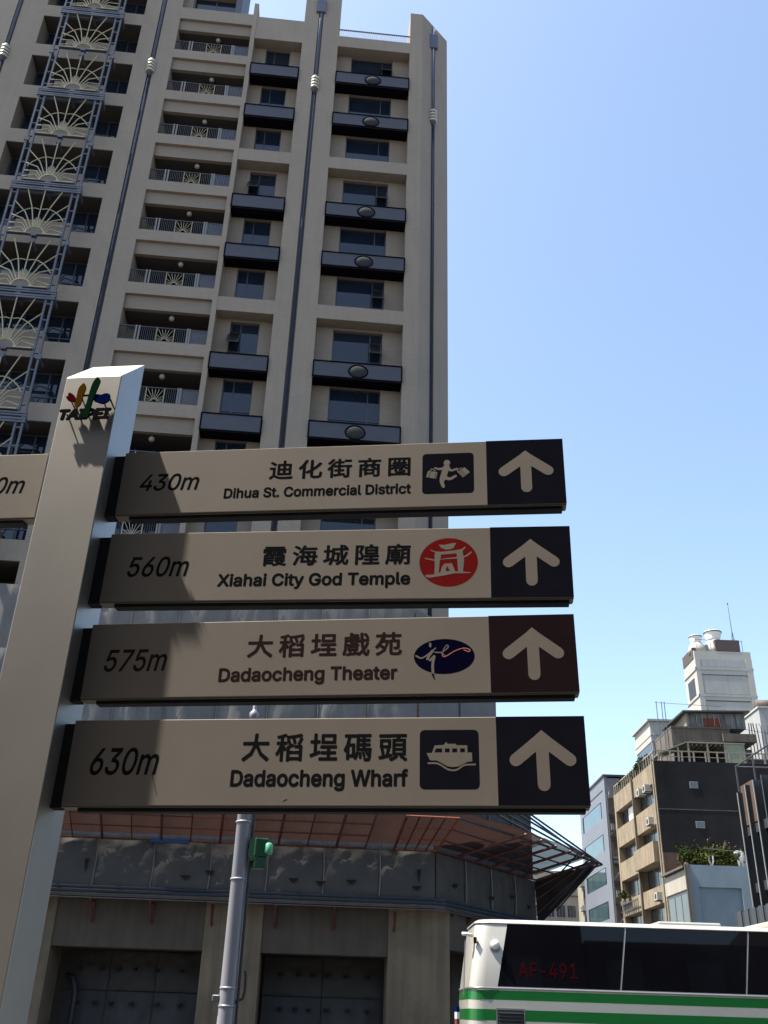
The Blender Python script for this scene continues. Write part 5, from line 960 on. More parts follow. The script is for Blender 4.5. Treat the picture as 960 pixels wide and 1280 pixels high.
def sidepane(x0b, x0t, x1b, x1t, z0=2.125, z1=3.245):
    ya, yb = section(z0) - .006, section(z1) - .006
    return MB().add([(x0b, ya, z0), (x1b, ya, z0), (x1t, yb, z1), (x0t, yb, z1), (x0b, ya + .02, z0), (x1b, ya + .02, z0), (x1t, yb + .02, z1), (x0t, yb + .02, z1)],
                    [(0, 1, 2, 3), (0, 4, 5, 1), (1, 5, 6, 2), (2, 6, 7, 3), (3, 7, 4, 0)])
sp1 = sidepane(.56, .80, 2.925, 3.145).obj('side_window', M['busglass'], bus)
sidepane(2.955, 3.175, 5.355, 5.60).obj('side_window', M['busglass'], bus)
for i in range(2):
    x = 5.385 + i * 2.44; sidepane(x, x + .245 if i == 0 else x + .245, x + 2.41, x + 2.655 - (0 if i == 0 else .24)).obj('side_window', M['busglass'], bus)
for xb, xt in ((2.94, 3.16), (5.37, 5.615), (7.81, 8.055)):
    MB().add([(xb - .007, section(2.125) - .010, 2.125), (xb + .007, section(2.125) - .010, 2.125), (xt + .007, section(3.245) - .010, 3.245), (xt - .007, section(3.245) - .010, 3.245)], [(0, 1, 2, 3)]).obj('window_divider', M['alu'], bus)
lt = lettering('window_number', 'AF-491', (.98, 2.30, 2.12, 2.56), M['busred'], sp1, bold=.008, caps=.509, track=.03)
lt.location = (0, section(2.125) - .009, 0); lt.rotation_euler = (math.atan(-.13), 0, 0); lt.location.y = section(2.30) - .009 + 0; 
for v in lt.data.vertices: v.co.y = 0 + v.co.y; v.co.z -= 2.30
lt.location = (0, section(2.30) - .010, 2.30); lt.rotation_euler = (-math.atan(.13), 0, 0)
vt = MB().box(.53, 1.06, -.012, .0, 1.18, 1.735).obj('engine_vent', M['rubber'], bus)
for k in range(9): MB().add([(.56, -.03, 1.20 + k * .058), (1.03, -.03, 1.20 + k * .058), (1.03, -.012, 1.235 + k * .058), (.56, -.012, 1.235 + k * .058)], [(0, 1, 2, 3), (3, 2, 1, 0)]).obj('vent_slat', M['rail'], vt)
MB().box(.52, 1.07, -.018, -.004, 1.72, 1.75).box(.52, 1.07, -.018, -.004, 1.16, 1.185).box(.52, .545, -.018, -.004, 1.185, 1.72).box(1.045, 1.07, -.018, -.004, 1.185, 1.72).obj('vent_frame', M['alu'], vt)
lm_ = MB().dome((.54, .06, 2.86), .09, .09, .09, 14, 8).obj('side_marker_lamp', M['white'], bus, smooth=True)
MB().dome((.53, .085, 2.82), .105, .06, .10, 12, 6).obj('lamp_base', M['alu'], lm_, smooth=True)
MB().tube([(.12, .3, 3.03), (-.02, .25, 3.05), (-.10, .25, 3.05)], .035, 8).obj('corner_lamp', M['white'], bus, smooth=True)
MB().box(.125, .18, .10, .22, 2.88, 2.99).obj('tail_lamp', M['maroon'], bus)
MB().tube([(-.03, .28, 2.95), (-.06, .28, 2.4), (-.07, .28, 1.95)], .012, 6).obj('grab_rail', M['alu'], bus)
MB().slab([(x * 1.0, y) for x, y in [(3.95, .6), (5.25, .6), (5.25, 1.9), (3.95, 1.9)]], 3.35, 3.43).obj('roof_hatch', M['buswhite'], bus, bevel=.03, seg=2)
MB().box(6.2, 8.6, .4, 2.1, 3.35, 3.50).obj('roof_unit', M['buswhite'], bus, bevel=.05, seg=2)
def wheel(x, y):
    w0 = MB().tube([(x, y, .45), (x, y + .3, .45)], .49, 24).obj('wheel', M['rubber'], bus)
    MB().tube([(x, y - .02, .45), (x, y + .05, .45)], .27, 16).obj('rim', M['alu'], w0)
for x in (2.6, 9.2):
    for y in (.02, BWd - .32): wheel(x, y)
for x0, x1 in ((1.95, 3.25), (8.55, 9.85)): MB().box(x0, x1, -.004, .02, .30, 1.02).obj('wheel_arch', M['rubber'], bus)

# ================================================================ BUILDINGS ALONG THE SIDE STREET
def bld(name, label, x, y, cat='building'):
    return thing(name, label, cat, (x, y, 0))
def rel(e):   # builder that takes world coordinates and stores them relative to the building's base
    def put(mb, name, m_, parent=None, **k):
        ox, oy = e.location.x, e.location.y
        mb.v = [(x - ox, y - oy, z) for x, y, z in mb.v]
        o_ = mb.obj(name, M[m_], parent or e, **k); return o_
    return put
ac_me = MB().box(-.30, .30, -.38, .38, 0, .55).mesh('air_conditioner', M['acm']); ac_g = MB().lathe([(.2, 0), (.2, .02)], (0, 0), 14).mesh('fan_grille', M['dark'])
def ac(e, x, y, z):
    a_ = link('air_conditioner', ac_me, e, (x - e.location.x, y - e.location.y, z)); g_ = link('fan_grille', ac_g, a_, (-.305, 0, .28), rot=(0, R(-90), 0))
    MB().box(-.32, .3, -.36, -.32, -.06, -.002).box(-.32, .3, .32, .36, -.06, -.002).obj('ac_bracket', M['rail'], a_)

# --- ochre apartment block with party wall coloured dark for its shade
e = bld('ochre_apartment_block', 'stained ochre apartment block with blank side wall coloured dark for its shade and railed roof', 21.78, 75); P_ = rel(e)
XF, YN, YE, ZTP = 21.78, 75.0, 88.6, 19.76
P_(MB().box(XF + .95, XF + 15, YN + .02, YE, -.15, ZTP - .35), 'inner_block', 'dark')
P_(MB().box(XF, XF + 15, YN - .12, YN + .019, 12.9, ZTP), 'side_wall', 'darkwall'); P_(MB().box(XF, XF + 15, YN - .12, YN + .019, -.15, 12.9), 'side_wall', 'rustwall')
for (x0, x1, z0, z1) in ((24.43, 25.0, 17.75, 18.17), (24.55, 25.15, 14.78, 15.2)):
    f_ = P_(MB().box(x0 - .04, x1 + .04, YN - .145, YN - .125, z0 - .04, z1 + .04), 'small_window', 'greypanel'); P_(MB().box(x0, x1, YN - .152, YN - .146, z0, z1), 'pane', 'farglass', f_)
P_(MB().box(XF, XF + 15, YN - .135, YN - .121, 16.05, 16.12), 'wall_joint', 'darkconc')
P_(MB().box(XF - .02, XF + .95, YN + .02, YN + .75, -.15, ZTP), 'corner_pier', 'tan'); P_(MB().box(XF - .02, XF + .95, YE - .5, YE, -.15, ZTP), 'corner_pier', 'tan')
P_(MB().box(XF - .08, XF + .95, 81.7, 82.15, -.15, ZTP - .05), 'facade_pier', 'tan')
P_(MB().tube([(XF - .14, 81.62, 0), (XF - .14, 81.62, ZTP)], .06, 6), 'drain_pipe', 'darkconc'); P_(MB().tube([(XF - .10, 75.3, 0), (XF - .10, 75.3, ZTP)], .06, 6), 'drain_pipe', 'cream')
rows = [(18.2, 19.7), (15.15, 16.72), (12.35, 13.85), (9.5, 10.75), (6.3, 7.6), (0, 4.4)]
for i, (z0, z1) in enumerate(rows):
    P_(MB().box(XF, XF + .95, 82.15, YE - .5, z0, z1), 'facade_band', 'tan')
    if i == 2: P_(MB().box(XF - .45, XF + .95, YN + .76, 81.7, z0, z1), 'projecting_balcony', 'tan')
    else: P_(MB().box(XF, XF + .95, YN + .75, 81.7, z0, z1), 'facade_band', 'tan')
def far_window(P_, x, y0, y1, z0, z1, n, frame='rail', gl='farglass'):
    mb = MB()
    mb.box(x, x + .06, y0, y1, z0, z0 + .07).box(x, x + .06, y0, y1, z1 - .07, z1)
    for k in range(n + 1):
        yy = y0 + (y1 - y0 - .07) * k / n; mb.box(x, x + .06, yy, yy + .07, z0 + .07, z1 - .07)
    f_ = P_(mb, 'window', frame)
    for k in range(n): P_(MB().box(x + .02, x + .035, y0 + (y1 - y0) * k / n + .04, y0 + (y1 - y0) * (k + 1) / n - .03, z0 + .05, z1 - .05), 'pane', gl, f_)
for i, (z0, z1) in enumerate(((16.72, 18.2), (13.85, 15.15), (10.75, 12.35), (7.6, 9.5), (4.4, 6.3))):
    far_window(P_, XF + .55, 82.15, YE - .5, z0, z1, 4); far_window(P_, XF + .55, YN + .75, 81.7, z0, z1, 4)
P_(MB().box(XF + .40, XF + .46, 83.6, 85.4, 16.8, 18.0), 'white_curtain', 'white')
for (y, z) in ((77.1, 17.75), (79.0, 17.8), (76.9, 15.2), (76.6, 9.7)): ac(e, XF - .1, y, z)
P_(MB().box(XF - .25, XF + .3, 85.3, 88.2, 10.4, 10.74), 'planter_box', 'darkconc')
for k in range(9): P_(MB().box(XF - .3, XF - .26, 82.3 + k * .62, 82.36 + k * .62, 9.3, 10.4), 'balcony_bar', 'rail')
P_(MB().box(XF - .32, XF - .27, 82.2, 88, 10.32, 10.4).box(XF - .32, XF - .27, 82.2, 88, 9.8, 9.86), 'balcony_rail', 'rail')
# roof edge rail
for k in range(20):
    y = YN + .2 + k * .7; P_(MB().box(XF + .05, XF + .13, y, y + .08, ZTP + .001, ZTP + .75), 'rail_post', 'cream')
P_(MB().box(XF + .04, XF + .14, YN + .1, YE, ZTP + .752, ZTP + .83), 'roof_rail', 'cream')
for k in range(15):
    x = XF + .4 + k * .93; P_(MB().box(x, x + .11, YN - .05, YN + .06, ZTP + .001, ZTP + .78), 'rail_post', 'cream')
P_(MB().box(XF + .1, XF + 14.5, YN - .04, YN + .05, ZTP + .782, ZTP + .86).box(XF + .1, XF + 14.5, YN - .03, YN + .04, ZTP + .36, ZTP + .41), 'roof_rail', 'cream')
P_(MB().box(XF + .02, XF + 15, YN - .1, YE, ZTP - .34, ZTP - .002), 'roof_slab', 'darkconc')

def leaves(name, centre, ext, n, size, mats, parent=None, seed=1, droop=0.0):
    rnd = random.Random(seed); mb = MB()
    cl = [(Vector((rnd.gauss(0, .42), rnd.gauss(0, .42), rnd.gauss(0, .4))), rnd.uniform(.25, .5)) for _ in range(max(5, n // 70))]
    for k in range(n):
        c, r = rnd.choice(cl); p = c + Vector((rnd.gauss(0, r), rnd.gauss(0, r), rnd.gauss(0, r))) * .8
        p = Vector((centre[0] + p.x * ext[0], centre[1] + p.y * ext[1], centre[2] + max(p.z, -1.1) * ext[2]))
        d = Vector((rnd.uniform(-1, 1), rnd.uniform(-1, 1), rnd.uniform(-.3, 1))).normalized(); s_ = d.cross(Vector((rnd.uniform(-1, 1), rnd.uniform(-1, 1), rnd.uniform(-1, 1)))).normalized()
        l_ = size * rnd.uniform(.6, 1.4); w2 = l_ * .22
        mb.cur = rnd.randrange(len(mats)); mb.add([p, p + d * l_ * .5 + s_ * w2, p + d * l_, p + d * l_ * .5 - s_ * w2], [(0, 1, 2, 3)])
    return mb.obj(name, [M[q] for q in mats], parent)
def shrub(name, label, base, ext, n, size, mats, seed, cat='plant', group=None, stems=5):
    e_ = thing(name, label, cat, base, 0, group)
    leaves('foliage', (0, 0, ext[2] * 1.0), ext, n, size, mats, e_, seed)
    rnd = random.Random(seed)
    for k in range(stems):
        a_ = rnd.uniform(0, 6.28); t = Vector((math.cos(a_) * ext[0] * .7, math.sin(a_) * ext[1] * .7, ext[2] * rnd.uniform(1.0, 1.9)))
        MB().tube([(0, 0, 0), t * .5 + Vector((0, 0, .1)), t], .03, 5, r1=.01).obj('stem', M['twig'], e_)
    return e_
for k, y in enumerate((78.5, 80.2, 82.0, 84.0, 86.0)):
    shrub('potted_shrub', 'green shrub behind the roof railing of the ochre block, %s' % ('nearest to the corner', 'second from the corner', 'middle of the row', 'second from the far end', 'at the far end')[k], (XF + .35, y, ZTP + .1), (.4, .75, .5), 420, .22, ['leaf', 'leafd'], 40 + k, group='shrubs along the roof edge', stems=3)
shrub('balcony_plant', 'bright green plant hanging over the lower left balcony of the ochre block', (XF - .1, 86.8, 10.7), (.4, .9, .35), 240, .25, ['leaf'], 61, stems=3)

# --- terrace shed and tank house on that roof
e = bld('roof_shed', 'open terrace shelter with cream frame and pale green sheet on the ochre block', 24.6, 76); P_ = rel(e)
Zs = ZTP
P_(MB().box(24.9, 29.6, 76.0, 79.5, Zs + 1.78, Zs + 1.88), 'shelter_roof', 'cream')
P_(MB().add([(22.6, 76.0, Zs + .85), (24.9, 76.0, Zs + 1.80), (24.9, 79.5, Zs + 1.80), (22.6, 79.5, Zs + .85), (22.6, 76.0, Zs + .93), (24.9, 76.0, Zs + 1.88), (24.9, 79.5, Zs + 1.88), (22.6, 79.5, Zs + .93)],
     [(0, 3, 2, 1), (4, 5, 6, 7), (0, 1, 5, 4), (3, 7, 6, 2), (0, 4, 7, 3)]), 'sloping_roof', 'palegreen')
for x, h in ((22.7, .84), (24.1, 1.4), (24.95, 1.78), (26.5, 1.78), (27.9, 1.78), (29.4, 1.78)): P_(MB().box(x, x + .14, 76.02, 76.16, Zs, Zs + h), 'shelter_post', 'cream')
for k in range(8): P_(MB().box(25.0 + k * .38, 25.08 + k * .38, 76.2, 79.3, Zs + 1.62, Zs + 1.77), 'roof_joist', 'cream')
P_(MB().box(28.04, 29.4, 76.05, 76.12, Zs, Zs + 1.77), 'green_sheet', 'palegreen'); P_(MB().box(24.9, 29.5, 79.3, 79.4, Zs, Zs + 1.75), 'rear_sheet', 'dark')
e = bld('stair_house', 'dark concrete stair house behind the terrace shelter', 24.1, 80); P_ = rel(e)
k_ = 80 / 77
P_(MB().box(24.1 * k_, 28.9 * k_, 80, 85, ZTP, 1.6 + 21.4 * k_), 'wall', 'darkconc'); P_(MB().box(24.1 * k_ - .02, 29 * k_, 79.9, 85, 1.6 + 21.4 * k_ + .002, 1.6 + 21.4 * k_ + .14), 'roof_slab', 'darkconc')
P_(MB().box(28.9 * k_, 30.6 * k_, 80.4, 85, ZTP, 1.6 + 19.9 * k_), 'wall', 'darkconc'); P_(MB().box(28.2 * k_, 30.9 * k_, 79.7, 84, 1.6 + 20.35 * k_, 1.6 + 21.0 * k_), 'slab_edge', 'darkconc')
e = bld('tank_house', 'mottled grey rooftop tank house with overhanging roof and orange tarp patch', 25.6, 80); P_ = rel(e)
x0, x1, zb, zt = 25.5 * k_, 30.4 * k_, 1.6 + 21.42 * k_ + .15, 1.6 + 22.85 * k_
P_(MB().box(x0, x1, 80.3, 84.5, zb, zt), 'wall', 'greytank'); P_(MB().box(x0 - .01, x0 + .15, 80.28, 84.5, zb, zt - .1), 'left_wall', 'cream')
P_(MB().add([(x0 - .35, 79.8, zt - .15), (x1 + .35, 79.8, zt), (x1 + .35, 85, zt), (x0 - .8, 85, zt - .45), (x0 - .35, 79.8, zt), (x1 + .35, 79.8, zt + .14), (x1 + .35, 85, zt + .14), (x0 - .8, 85, zt - .3)],
    [(0, 3, 2, 1), (4, 5, 6, 7), (0, 1, 5, 4), (1, 2, 6, 5), (2, 3, 7, 6), (3, 0, 4, 7)]), 'roof', 'rail')
P_(MB().box(26.86 * k_, 28.4 * k_, 80.26, 80.29, 1.6 + 21.55 * k_ + .1, 1.6 + 22.35 * k_), 'orange_patch', 'orange')
rnd = random.Random(3)
for k in range(9): P_(MB().tube([(x0 + .4 + k * .5, 80.22, zb + .1), (x0 + .4 + k * .5 + rnd.uniform(-.1, .1), 80.22, zt - .1)], .025, 5), 'wall_pipe', 'greypanel' if k % 3 else 'rail')
e = bld('pipe_cluster', 'tangle of pale pipes rising beside the tank house', 32.0, 80.5, 'pipes'); P_ = rel(e)
for k in range(7): P_(MB().tube([(31.8 + k * .28, 80.4, ZTP + 1), (31.8 + k * .28, 80.4, 23.2 + rnd.uniform(-1, 1.4)), (31.7 + k * .28 + rnd.uniform(-.3, .3), 80.6, 24.6)], .045, 6), 'pipe', 'galv')
P_(MB().box(31.5, 33.9, 80.2, 83, 21.3, 21.45), 'pipe_shelf', 'rail')
# railing of thin pipes left of the tank house
e = bld('pipe_stand', 'thin vertical pipe frame on the roof left of the tank house', 24.6, 81, 'pipes'); P_ = rel(e)
for x in (24.3, 24.75, 25.0): P_(MB().tube([(x, 81, ZTP), (x, 81, 26.4)], .035, 6), 'pipe', 'galv')
P_(MB().tube([(24.2, 81, 26.3), (30, 81, 26.1)], .02, 5), 'pipe', 'galv')

# --- white tower house with cooling towers
e = bld('white_plant_tower', 'tall off-white tower house with panelled walls above the old roofs', 34.8, 100); P_ = rel(e)
P_(MB().box(34.8, 41.05, 100, 104.1, -.15, 37.3), 'wall', 'whitewall')
P_(MB().box(34.72, 41.12, 99.93, 100.0, 35.95, 36.25).box(34.72, 41.12, 99.93, 100.0, 32.95, 33.2), 'cornice', 'greypanel'); P_(MB().box(34.7, 34.8, 99.93, 104.1, 35.95, 36.25).box(34.7, 34.8, 99.93, 104.1, 32.95, 33.2), 'cornice', 'whitewall')
P_(MB().box(34.8, 35.35, 99.94, 99.999, 33.2, 37.3).box(40.35, 41.05, 99.94, 99.999, 33.2, 37.3).box(35.35, 40.35, 99.94, 99.999, 36.25, 36.3).box(34.8, 35.4, 99.94, 99.999, 20, 32.95).box(40.4, 41.05, 99.94, 99.999, 20, 32.95), 'corner_strip', 'whitewall')
P_(MB().box(35.45, 40.2, 99.96, 99.999, 36.35, 37.2), 'wall_panel', 'greypanel'); P_(MB().box(35.45, 40.2, 99.96, 99.999, 33.3, 35.35), 'wall_panel', 'greypanel'); P_(MB().box(35.45, 40.2, 99.96, 99.999, 28, 32.4), 'wall_panel', 'greypanel')
P_(MB().box(35.3, 40.35, 99.93, 99.998, 35.36, 35.42).box(35.4, 40.3, 99.93, 99.998, 32.45, 32.52), 'panel_top_trim', 'rail')
P_(MB().box(34.77, 34.799, 100.9, 103.2, 33.3, 35.3), 'louvre_window', 'rail')
P_(MB().box(37.3, 40.0, 99.98, 103, 38.2, 39.5), 'duct_box', 'brown'); P_(MB().box(34.75, 35.6, 100.3, 104.0, 37.32, 38.6), 'left_screen', 'brown'); P_(MB().box(34.8, 41.05, 100, 104.1, 37.3, 38.15), 'roof_block', 'whitewall')
def cooling(label, x, y, s_):
    t_ = thing('cooling_tower', label, 'cooling tower', (x, y, 38.16), 0, 'cooling towers on the white tower house')
    MB().lathe([(1.15 * s_, 0), (1.2 * s_, .5 * s_), (1.0 * s_, 1.0 * s_), (.72 * s_, 1.45 * s_)], (0, 0), 20).obj('basin', M['whitewall'], t_, smooth=True)
    MB().lathe([(.70 * s_, 1.46 * s_), (.66 * s_, 1.7 * s_), (.80 * s_, 2.15 * s_), (.84 * s_, 2.4 * s_), (.84 * s_, 2.46 * s_)], (0, 0), 20).obj('fan_stack', M['white'], t_, smooth=True)
    MB().lathe([(.88 * s_, 2.3 * s_), (.88 * s_, 2.4 * s_)], (0, 0), 20).obj('stack_ring', M['rail'], t_)
cooling('white cooling tower at the left corner of the white tower house', 35.6, 101.2, .85)
cooling('taller white cooling tower behind the brown duct box', 37.75, 101.6, 1.15)
t_ = thing('antenna_mast', 'thin antenna mast on a small lattice foot above the white tower house', 'antenna', (39.75, 101, 38.16))
MB().tube([(0, 0, 1.8), (0, 0, 6.1)], .045, 6, r1=.02).obj('mast', M['rail'], t_)
for a_ in (0, 2.1, 4.2): MB().tube([(.38 * math.cos(a_), .38 * math.sin(a_), 0), (0, 0, 3.0)], .03, 5).obj('lattice_leg', M['galv'], t_)
for z in (.6, 1.2, 1.8):
    r0 = .38 * (1 - z / 3); MB().tube([(r0 * math.cos(q), r0 * math.sin(q), z) for q in (0, 2.1, 4.2, 6.28)], .02, 4).obj('lattice_ring', M['galv'], t_)
MB().dome((0, 0, 6.15), .09, .09, .12, 8, 4).obj('tip', M['rail'], t_)
t_ = thing('roof_rail', 'pipe rail running along the top of the white tower house', 'railing', (34.8, 99.9, 38.6))
MB().tube([(.3, .2, .9), (5.6, .2, .8)], .03, 5).obj('rail_pipe', M['galv'], t_)
for x in (.4, 2.0, 5.5): MB().tube([(x, .2, -.44), (x, .2, .9)], .03, 5).obj('rail_post', M['galv'], t_)

# --- small white building behind, grey one at the right edge, beige one far left
e = bld('white_corner_house', 'white house with glazed upper corner behind the roof terrace', 25.84, 88.9); P_ = rel(e)
P_(MB().box(25.9, 32, 88.95, 94.5, -.15, 24.95), 'wall', 'greypanel'); P_(MB().box(25.84, 32.1, 88.9, 94.6, 24.95, 26.85), 'upper_wall', 'whitewall'); P_(MB().box(25.6, 32.2, 88.7, 94.8, 26.86, 27.05), 'roof_edge', 'greypanel')
P_(MB().box(25.8, 32.1, 88.86, 94.6, 25.5, 25.6), 'string_course', 'greypanel')
P_(MB().box(25.86, 25.895, 89.1, 94.3, 22.3, 24.8), 'side_glazing', 'farglass')
for k in range(3): P_(MB().box(26.1 + k * .55, 26.58 + k * .55, 88.91, 88.945, 23.1, 24.8), 'pane', 'farglass')
e = bld('grey_roof_block', 'plain grey building at the right picture edge beyond the pipes', 37.0, 90); P_ = rel(e)
P_(MB().box(36.9, 46, 90, 98, -.15, 28.8), 'wall', 'greypanel'); P_(MB().box(36.8, 46, 89.9, 98, 28.81, 29.0), 'roof_edge', 'whitewall')
t_ = thing('water_tank', 'dark rounded tank on the grey building at the right edge', 'tank', (38.2, 92, 29.01))
MB().tube([(-.7, 0, .65), (1.6, 0, .65)], .6, 14).obj('tank_body', M['brown'], t_, smooth=True)
for x in (-.4, 1.2): MB().box(x, x + .15, -.5, .5, 0, .2).obj('support', M['galv'], t_)
# pale blue-grey office with teal glazing
e = bld('blue_grey_office', 'blue-grey clad office with wide teal windows turned to the side street', 22.52, 95); P_ = rel(e)
P_(MB().box(22.82, 30, 95.0, 107.3, -.15, 22.75), 'core', 'bluegrey_side')
wz = [(19.2, 20.82), (16.18, 17.77), (13.15, 14.7), (10.1, 11.65), (7.0, 8.6), (4.0, 5.6)]
zs_ = [22.9] + [q for w2 in wz for q in (w2[1], w2[0])] + [-.15]
for k in range(0, len(zs_), 2): P_(MB().box(22.52, 22.819, 95.0, 107.3, zs_[k + 1], zs_[k]), 'cladding_band', 'greyblue')
for z0, z1 in wz:
    P_(MB().box(22.52, 22.819, 95.0, 97.0, z0, z1), 'cladding_pier', 'greyblue'); P_(MB().box(22.52, 22.819, 106.2, 107.3, z0, z1), 'cladding_pier', 'greyblue')
    f_ = P_(MB().box(22.75, 22.81, 97.0, 97.5, z0, z1).box(22.75, 22.81, 105.7, 106.2, z0, z1), 'window', 'navy_edge')
    P_(MB().box(22.56, 22.60, 97.45, 105.75, z0 + .03, z1 - .03), 'pane', 'teal', f_)
P_(MB().box(22.4, 30, 94.9, 107.4, 22.91, 23.1), 'roof_edge', 'navy'); P_(MB().box(22.48, 22.519, 96, 106, 21.7, 21.78), 'joint_line', 'navy')
P_(MB().box(23.6, 24.9, 94.95, 94.999, 20.9, 22.2), 'front_window', 'farglass')
for z in (20.6, 21.5): P_(MB().box(23.4, 25.4, 94.9, 94.998, z, z + .1), 'ledge', 'rail')
# lattice stair between the office and the ochre block
e = bld('service_stack', 'dark grey shaft with steel braces squeezed between office and ochre block', 22.5, 94.3, 'service shaft'); P_ = rel(e)
P_(MB().box(22.6, 24.2, 94.45, 94.9, -.15, 20.9), 'shaft_wall', 'darkconc')
for z in range(3, 21, 2):
    P_(MB().box(22.5, 24.1, 94.1, 94.44, z + .0, z + .12), 'platform', 'rail'); P_(MB().tube([(22.55, 94.25, z + .15), (23.9, 94.25, z + 1.9)], .06, 5), 'brace', 'galv' if z % 4 == 1 else 'darkconc')
for z in range(2, 21, 3): P_(MB().box(22.7, 23.3, 94.15, 94.4, z + .7, z + 1.3), 'unit_box', 'greytank')
P_(MB().tube([(22.48, 94.2, 0), (22.48, 94.2, 20.9)], .05, 6), 'corner_post', 'galv'); P_(MB().tube([(22.5, 94.2, 20.9), (24.2, 94.2, 20.9)], .05, 6), 'corner_post', 'galv')
e = bld('far_beige_house', 'distant beige house with grey window rows beyond the office', 20, 120); P_ = rel(e)
P_(MB().box(14, 24.4, 120, 130, -.15, 17.2), 'wall', 'beige')
for z0, z1 in ((14.9, 16.3), (12.0, 13.5), (8.9, 10.4)):
    for k in range(7):
        x = 15.2 + k * 1.28
        f_ = P_(MB().box(x, x + 1.12, 119.94, 119.999, z0, z1), 'window', 'white' if k == 3 and z0 == 12.0 else 'greypanel')
        for j in range(3): P_(MB().box(x + .06 + j * .35, x + .36 + j * .35, 119.92, 119.939, z0 + .1, z1 - .1), 'pane', 'farglass', f_)
    P_(MB().box(14, 24.4, 119.9, 119.998, z0 - .55, z0 - .4), 'ledge', 'darkconc')
e = bld('far_cream_wing', 'narrow cream wing with air conditioners just left of the office', 24.4, 118, 'building'); P_ = rel(e)
P_(MB().box(24.3, 25.6, 117, 122, -.15, 17.6), 'wall', 'cream'); 
for z in (15.2, 12.6, 9.6): ac(e, 24.35, 117.2, z)
for z in (13.9, 11.0): P_(MB().box(24.4, 24.9, 116.94, 116.999, z, z + 1.0), 'window', 'farglass')

# --- pale blue house in front of the ochre block
e = bld('pale_blue_house', 'low pale blue rendered house with recessed wall panel and overgrown roof', 21.8, 69.3); P_ = rel(e)
P_(MB().box(21.8, 31, 69.55, 74.85, -.15, 11.1), 'core', 'greypanel')
P_(MB().box(21.8, 31, 69.3, 69.549, 9.87, 11.3), 'front_wall', 'bluewall'); P_(MB().box(21.8, 22.36, 69.3, 69.549, -.15, 9.87).box(25.3, 26.0, 69.3, 69.549, -.15, 9.87).box(29.4, 31, 69.3, 69.549, -.15, 9.87), 'front_pier', 'bluewall')
P_(MB().box(22.36, 25.3, 69.44, 69.549, -.15, 9.865).box(26.0, 29.4, 69.44, 69.549, -.15, 9.865), 'recessed_panel', 'bluewall')
P_(MB().box(21.62, 21.8, 69.2, 69.55, -.15, 11.42), 'corner_post', 'cream'); P_(MB().tube([(21.55, 69.2, 0), (21.55, 69.2, 11.35)], .06, 6), 'drain_pipe', 'darkconc')
P_(MB().box(21.64, 21.799, 69.56, 74.85, 9.75, 11.0), 'side_sheet', 'beige'); P_(MB().box(21.4, 21.9, 69.3, 74.9, 11.11, 11.25), 'eave', 'darkconc')
far_window(P_, 21.7, 69.7, 74.6, 6.2, 9.6, 3, 'galv'); P_(MB().box(21.64, 21.799, 69.56, 74.85, 5.8, 6.15), 'sill', 'cream')
shrub('roof_bush', 'dark green bush at the left of the pale blue roof', (22.6, 71.0, 11.15), (.95, .9, .7), 1300, .22, ['leafd', 'leafd', 'leaf'], 71)
shrub('roof_bush', 'wide yellow-green bush spreading over the middle of the pale blue roof', (24.3, 70.9, 11.15), (1.5, 1.0, .72), 2600, .22, ['leaf', 'leaf', 'leafd'], 72)
shrub('dry_shrub', 'dry reddish twiggy shrub behind the green roof bushes', (24.9, 72.8, 11.15), (1.7, .9, 1.25), 600, .16, ['leafred', 'twig', 'leafd'], 73, stems=22)
t_ = MB().dome((0, 0, .3), .34, .26, .9, 12, 8).dome((-.25, 0, 1.0), .28, .2, .2, 10, 6).obj('plastic_sack', M['greypanel'], None, smooth=True); t_.location = (26.0, 70.4, 11.3); tag(t_, 'grey white plastic sack slumped beside the roof bush', 'sack')
t_ = thing('clay_ornament', 'small pale forked ornament on the pale blue roof edge', 'ornament', (23.55, 69.6, 11.31))
MB().tube([(0, 0, 0), (-.12, 0, .3), (-.16, 0, .62)], .06, 6).obj('prong', M['whitewall'], t_); MB().tube([(.02, 0, 0), (.14, 0, .3), (.16, 0, .66)], .06, 6).obj('prong', M['whitewall'], t_)

# --- dark fin building at the right edge
e = bld('fin_building', 'dark glass building with tall vertical fins and roof frame at the right edge', 21.8, 58.4); P_ = rel(e)
P_(MB().box(22.5, 34, 34, 58.3, -.15, 14.0), 'core', 'dark'); P_(MB().box(22.48, 22.5, 34, 58.3, -.15, 13.9), 'glass_wall', 'pane')
P_(MB().box(22.0, 22.47, 56.2, 58.3, 12.0, 14.3), 'rust_panel', 'rustwall'); P_(MB().box(22.2, 22.47, 34, 56.19, 12.9, 13.9), 'rust_panel', 'rustwall')
for z in (11.4, 8.3): P_(MB().box(22.0, 22.47, 34, 58.3, z, z + .5), 'floor_edge', 'dark')
for k in range(17):
    y = 58.0 - k * 1.32; P_(MB().box(21.75, 22.4, y, y + .1, 0, 14.1 if k else 13.9), 'fin', 'finm'); P_(MB().box(21.70, 21.749, y - .01, y + .11, 0, 14.1 if k else 13.9), 'fin_edge', 'finl' if k < 3 else 'finm')
for k in range(10):
    y = 58.2 - k * 1.1; P_(MB().box(20.7, 21.2, y - .9, y - .25, 4.2, 7.25 - .0 * k), 'lower_fin', 'finm'); P_(MB().box(20.72, 21.65, y - .2, y + .1, 4.2, 7.2), 'lower_recess', 'dark')
P_(MB().tube([(21.9, 58.2, 15.5), (21.9, 34, 15.5)], .05, 6), 'roof_frame', 'rail'); P_(MB().tube([(21.9, 58.2, 15.5), (30, 58.2, 15.5)], .04, 6), 'roof_frame', 'galv')
for y in (58.2, 55.4, 52.6): P_(MB().tube([(21.9, y, 14.0), (21.9, y, 15.5)], .05, 6), 'roof_frame', 'rail')
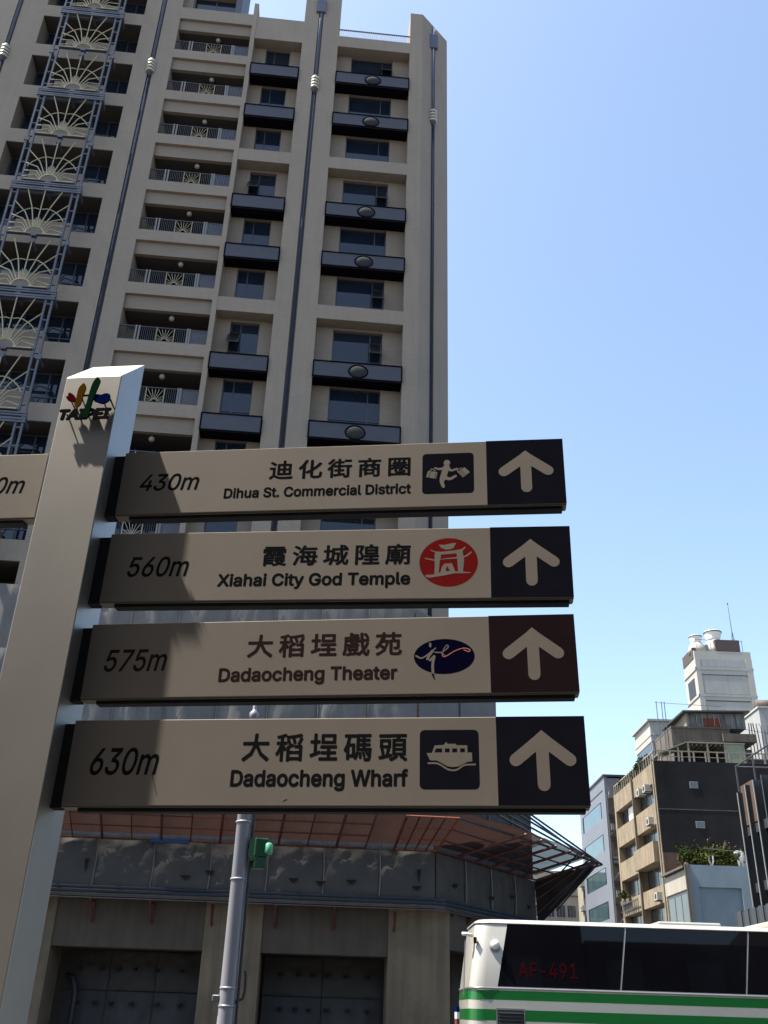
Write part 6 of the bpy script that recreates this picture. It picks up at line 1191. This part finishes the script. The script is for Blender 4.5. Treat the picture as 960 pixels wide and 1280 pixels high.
# overhead wires across the roofs
for lab, pts in (('black wire crossing between the pipe cluster and the grey block', [(31, 79, 23.6), (36, 80, 23.2), (44, 82, 23.4)]), ('thin black wire sagging in front of the shade-darkened wall above the bushes', [(21.9, 66, 11.9), (24.5, 65, 11.55), (30, 63, 11.7)])):
    tag(MB().tube(pts, .022, 5).obj('overhead_wire', M['rail']), lab, 'wire')

# ================================================================ UNSEEN HOUSES ADDED BEHIND THE PHOTOGRAPHER (darken the signs, mirrored in the bus windows)
def back_house(label, x0, x1, h, y0=-1.3, seed=0):
    e_ = thing('added_arcade_house', label, 'building', ((x0 + x1) / 2, y0, 0), 0, 'unseen arcade houses added behind the viewpoint'); Q_ = rel(e_)
    Q_(MB().box(x0, x1, y0 - 12, y0, 3.9, h), 'upper_wall', 'behind'); Q_(MB().box(x0, x1, y0 - 12, y0 - 3.6, 0.01, 3.9), 'shop_wall', 'dark')
    for x in (x0 + .05, x1 - .55): Q_(MB().box(x, x + .5, y0 - .6, y0 - .02, 0.01, 3.9), 'arcade_pillar', 'behind')
    n = max(1, int((x1 - x0 - 1) / 2.6))
    for fl in range(int((h - 4.2) / 3.1)):
        for k in range(n):
            xx = x0 + .7 + k * (x1 - x0 - 1.2) / n; f_ = Q_(MB().box(xx, xx + 1.6, y0 + .001, y0 + .05, 5.0 + fl * 3.1, 6.6 + fl * 3.1), 'window', 'rail'); Q_(MB().box(xx + .08, xx + 1.52, y0 + .051, y0 + .06, 5.08 + fl * 3.1, 6.52 + fl * 3.1), 'pane', 'farglass', f_)
for k, (x0, x1, h) in enumerate(((-30, -21.1, 11.2), (-21, -13.1, 10.0), (-13, -6.1, 10.8), (-6, 1.9, 10.2), (2, 8.9, 11.4), (9, 16.9, 10.4), (17, 25, 12.2), (25.1, 34, 10.2))):
    back_house('added unseen arcade shop house behind the viewpoint, %s' % ('farthest left, tall', 'second from the left, lowest', 'third from the left', 'just left of centre', 'just right of centre', 'third from the right', 'second from the right, tallest', 'farthest right')[k], x0, x1, h)
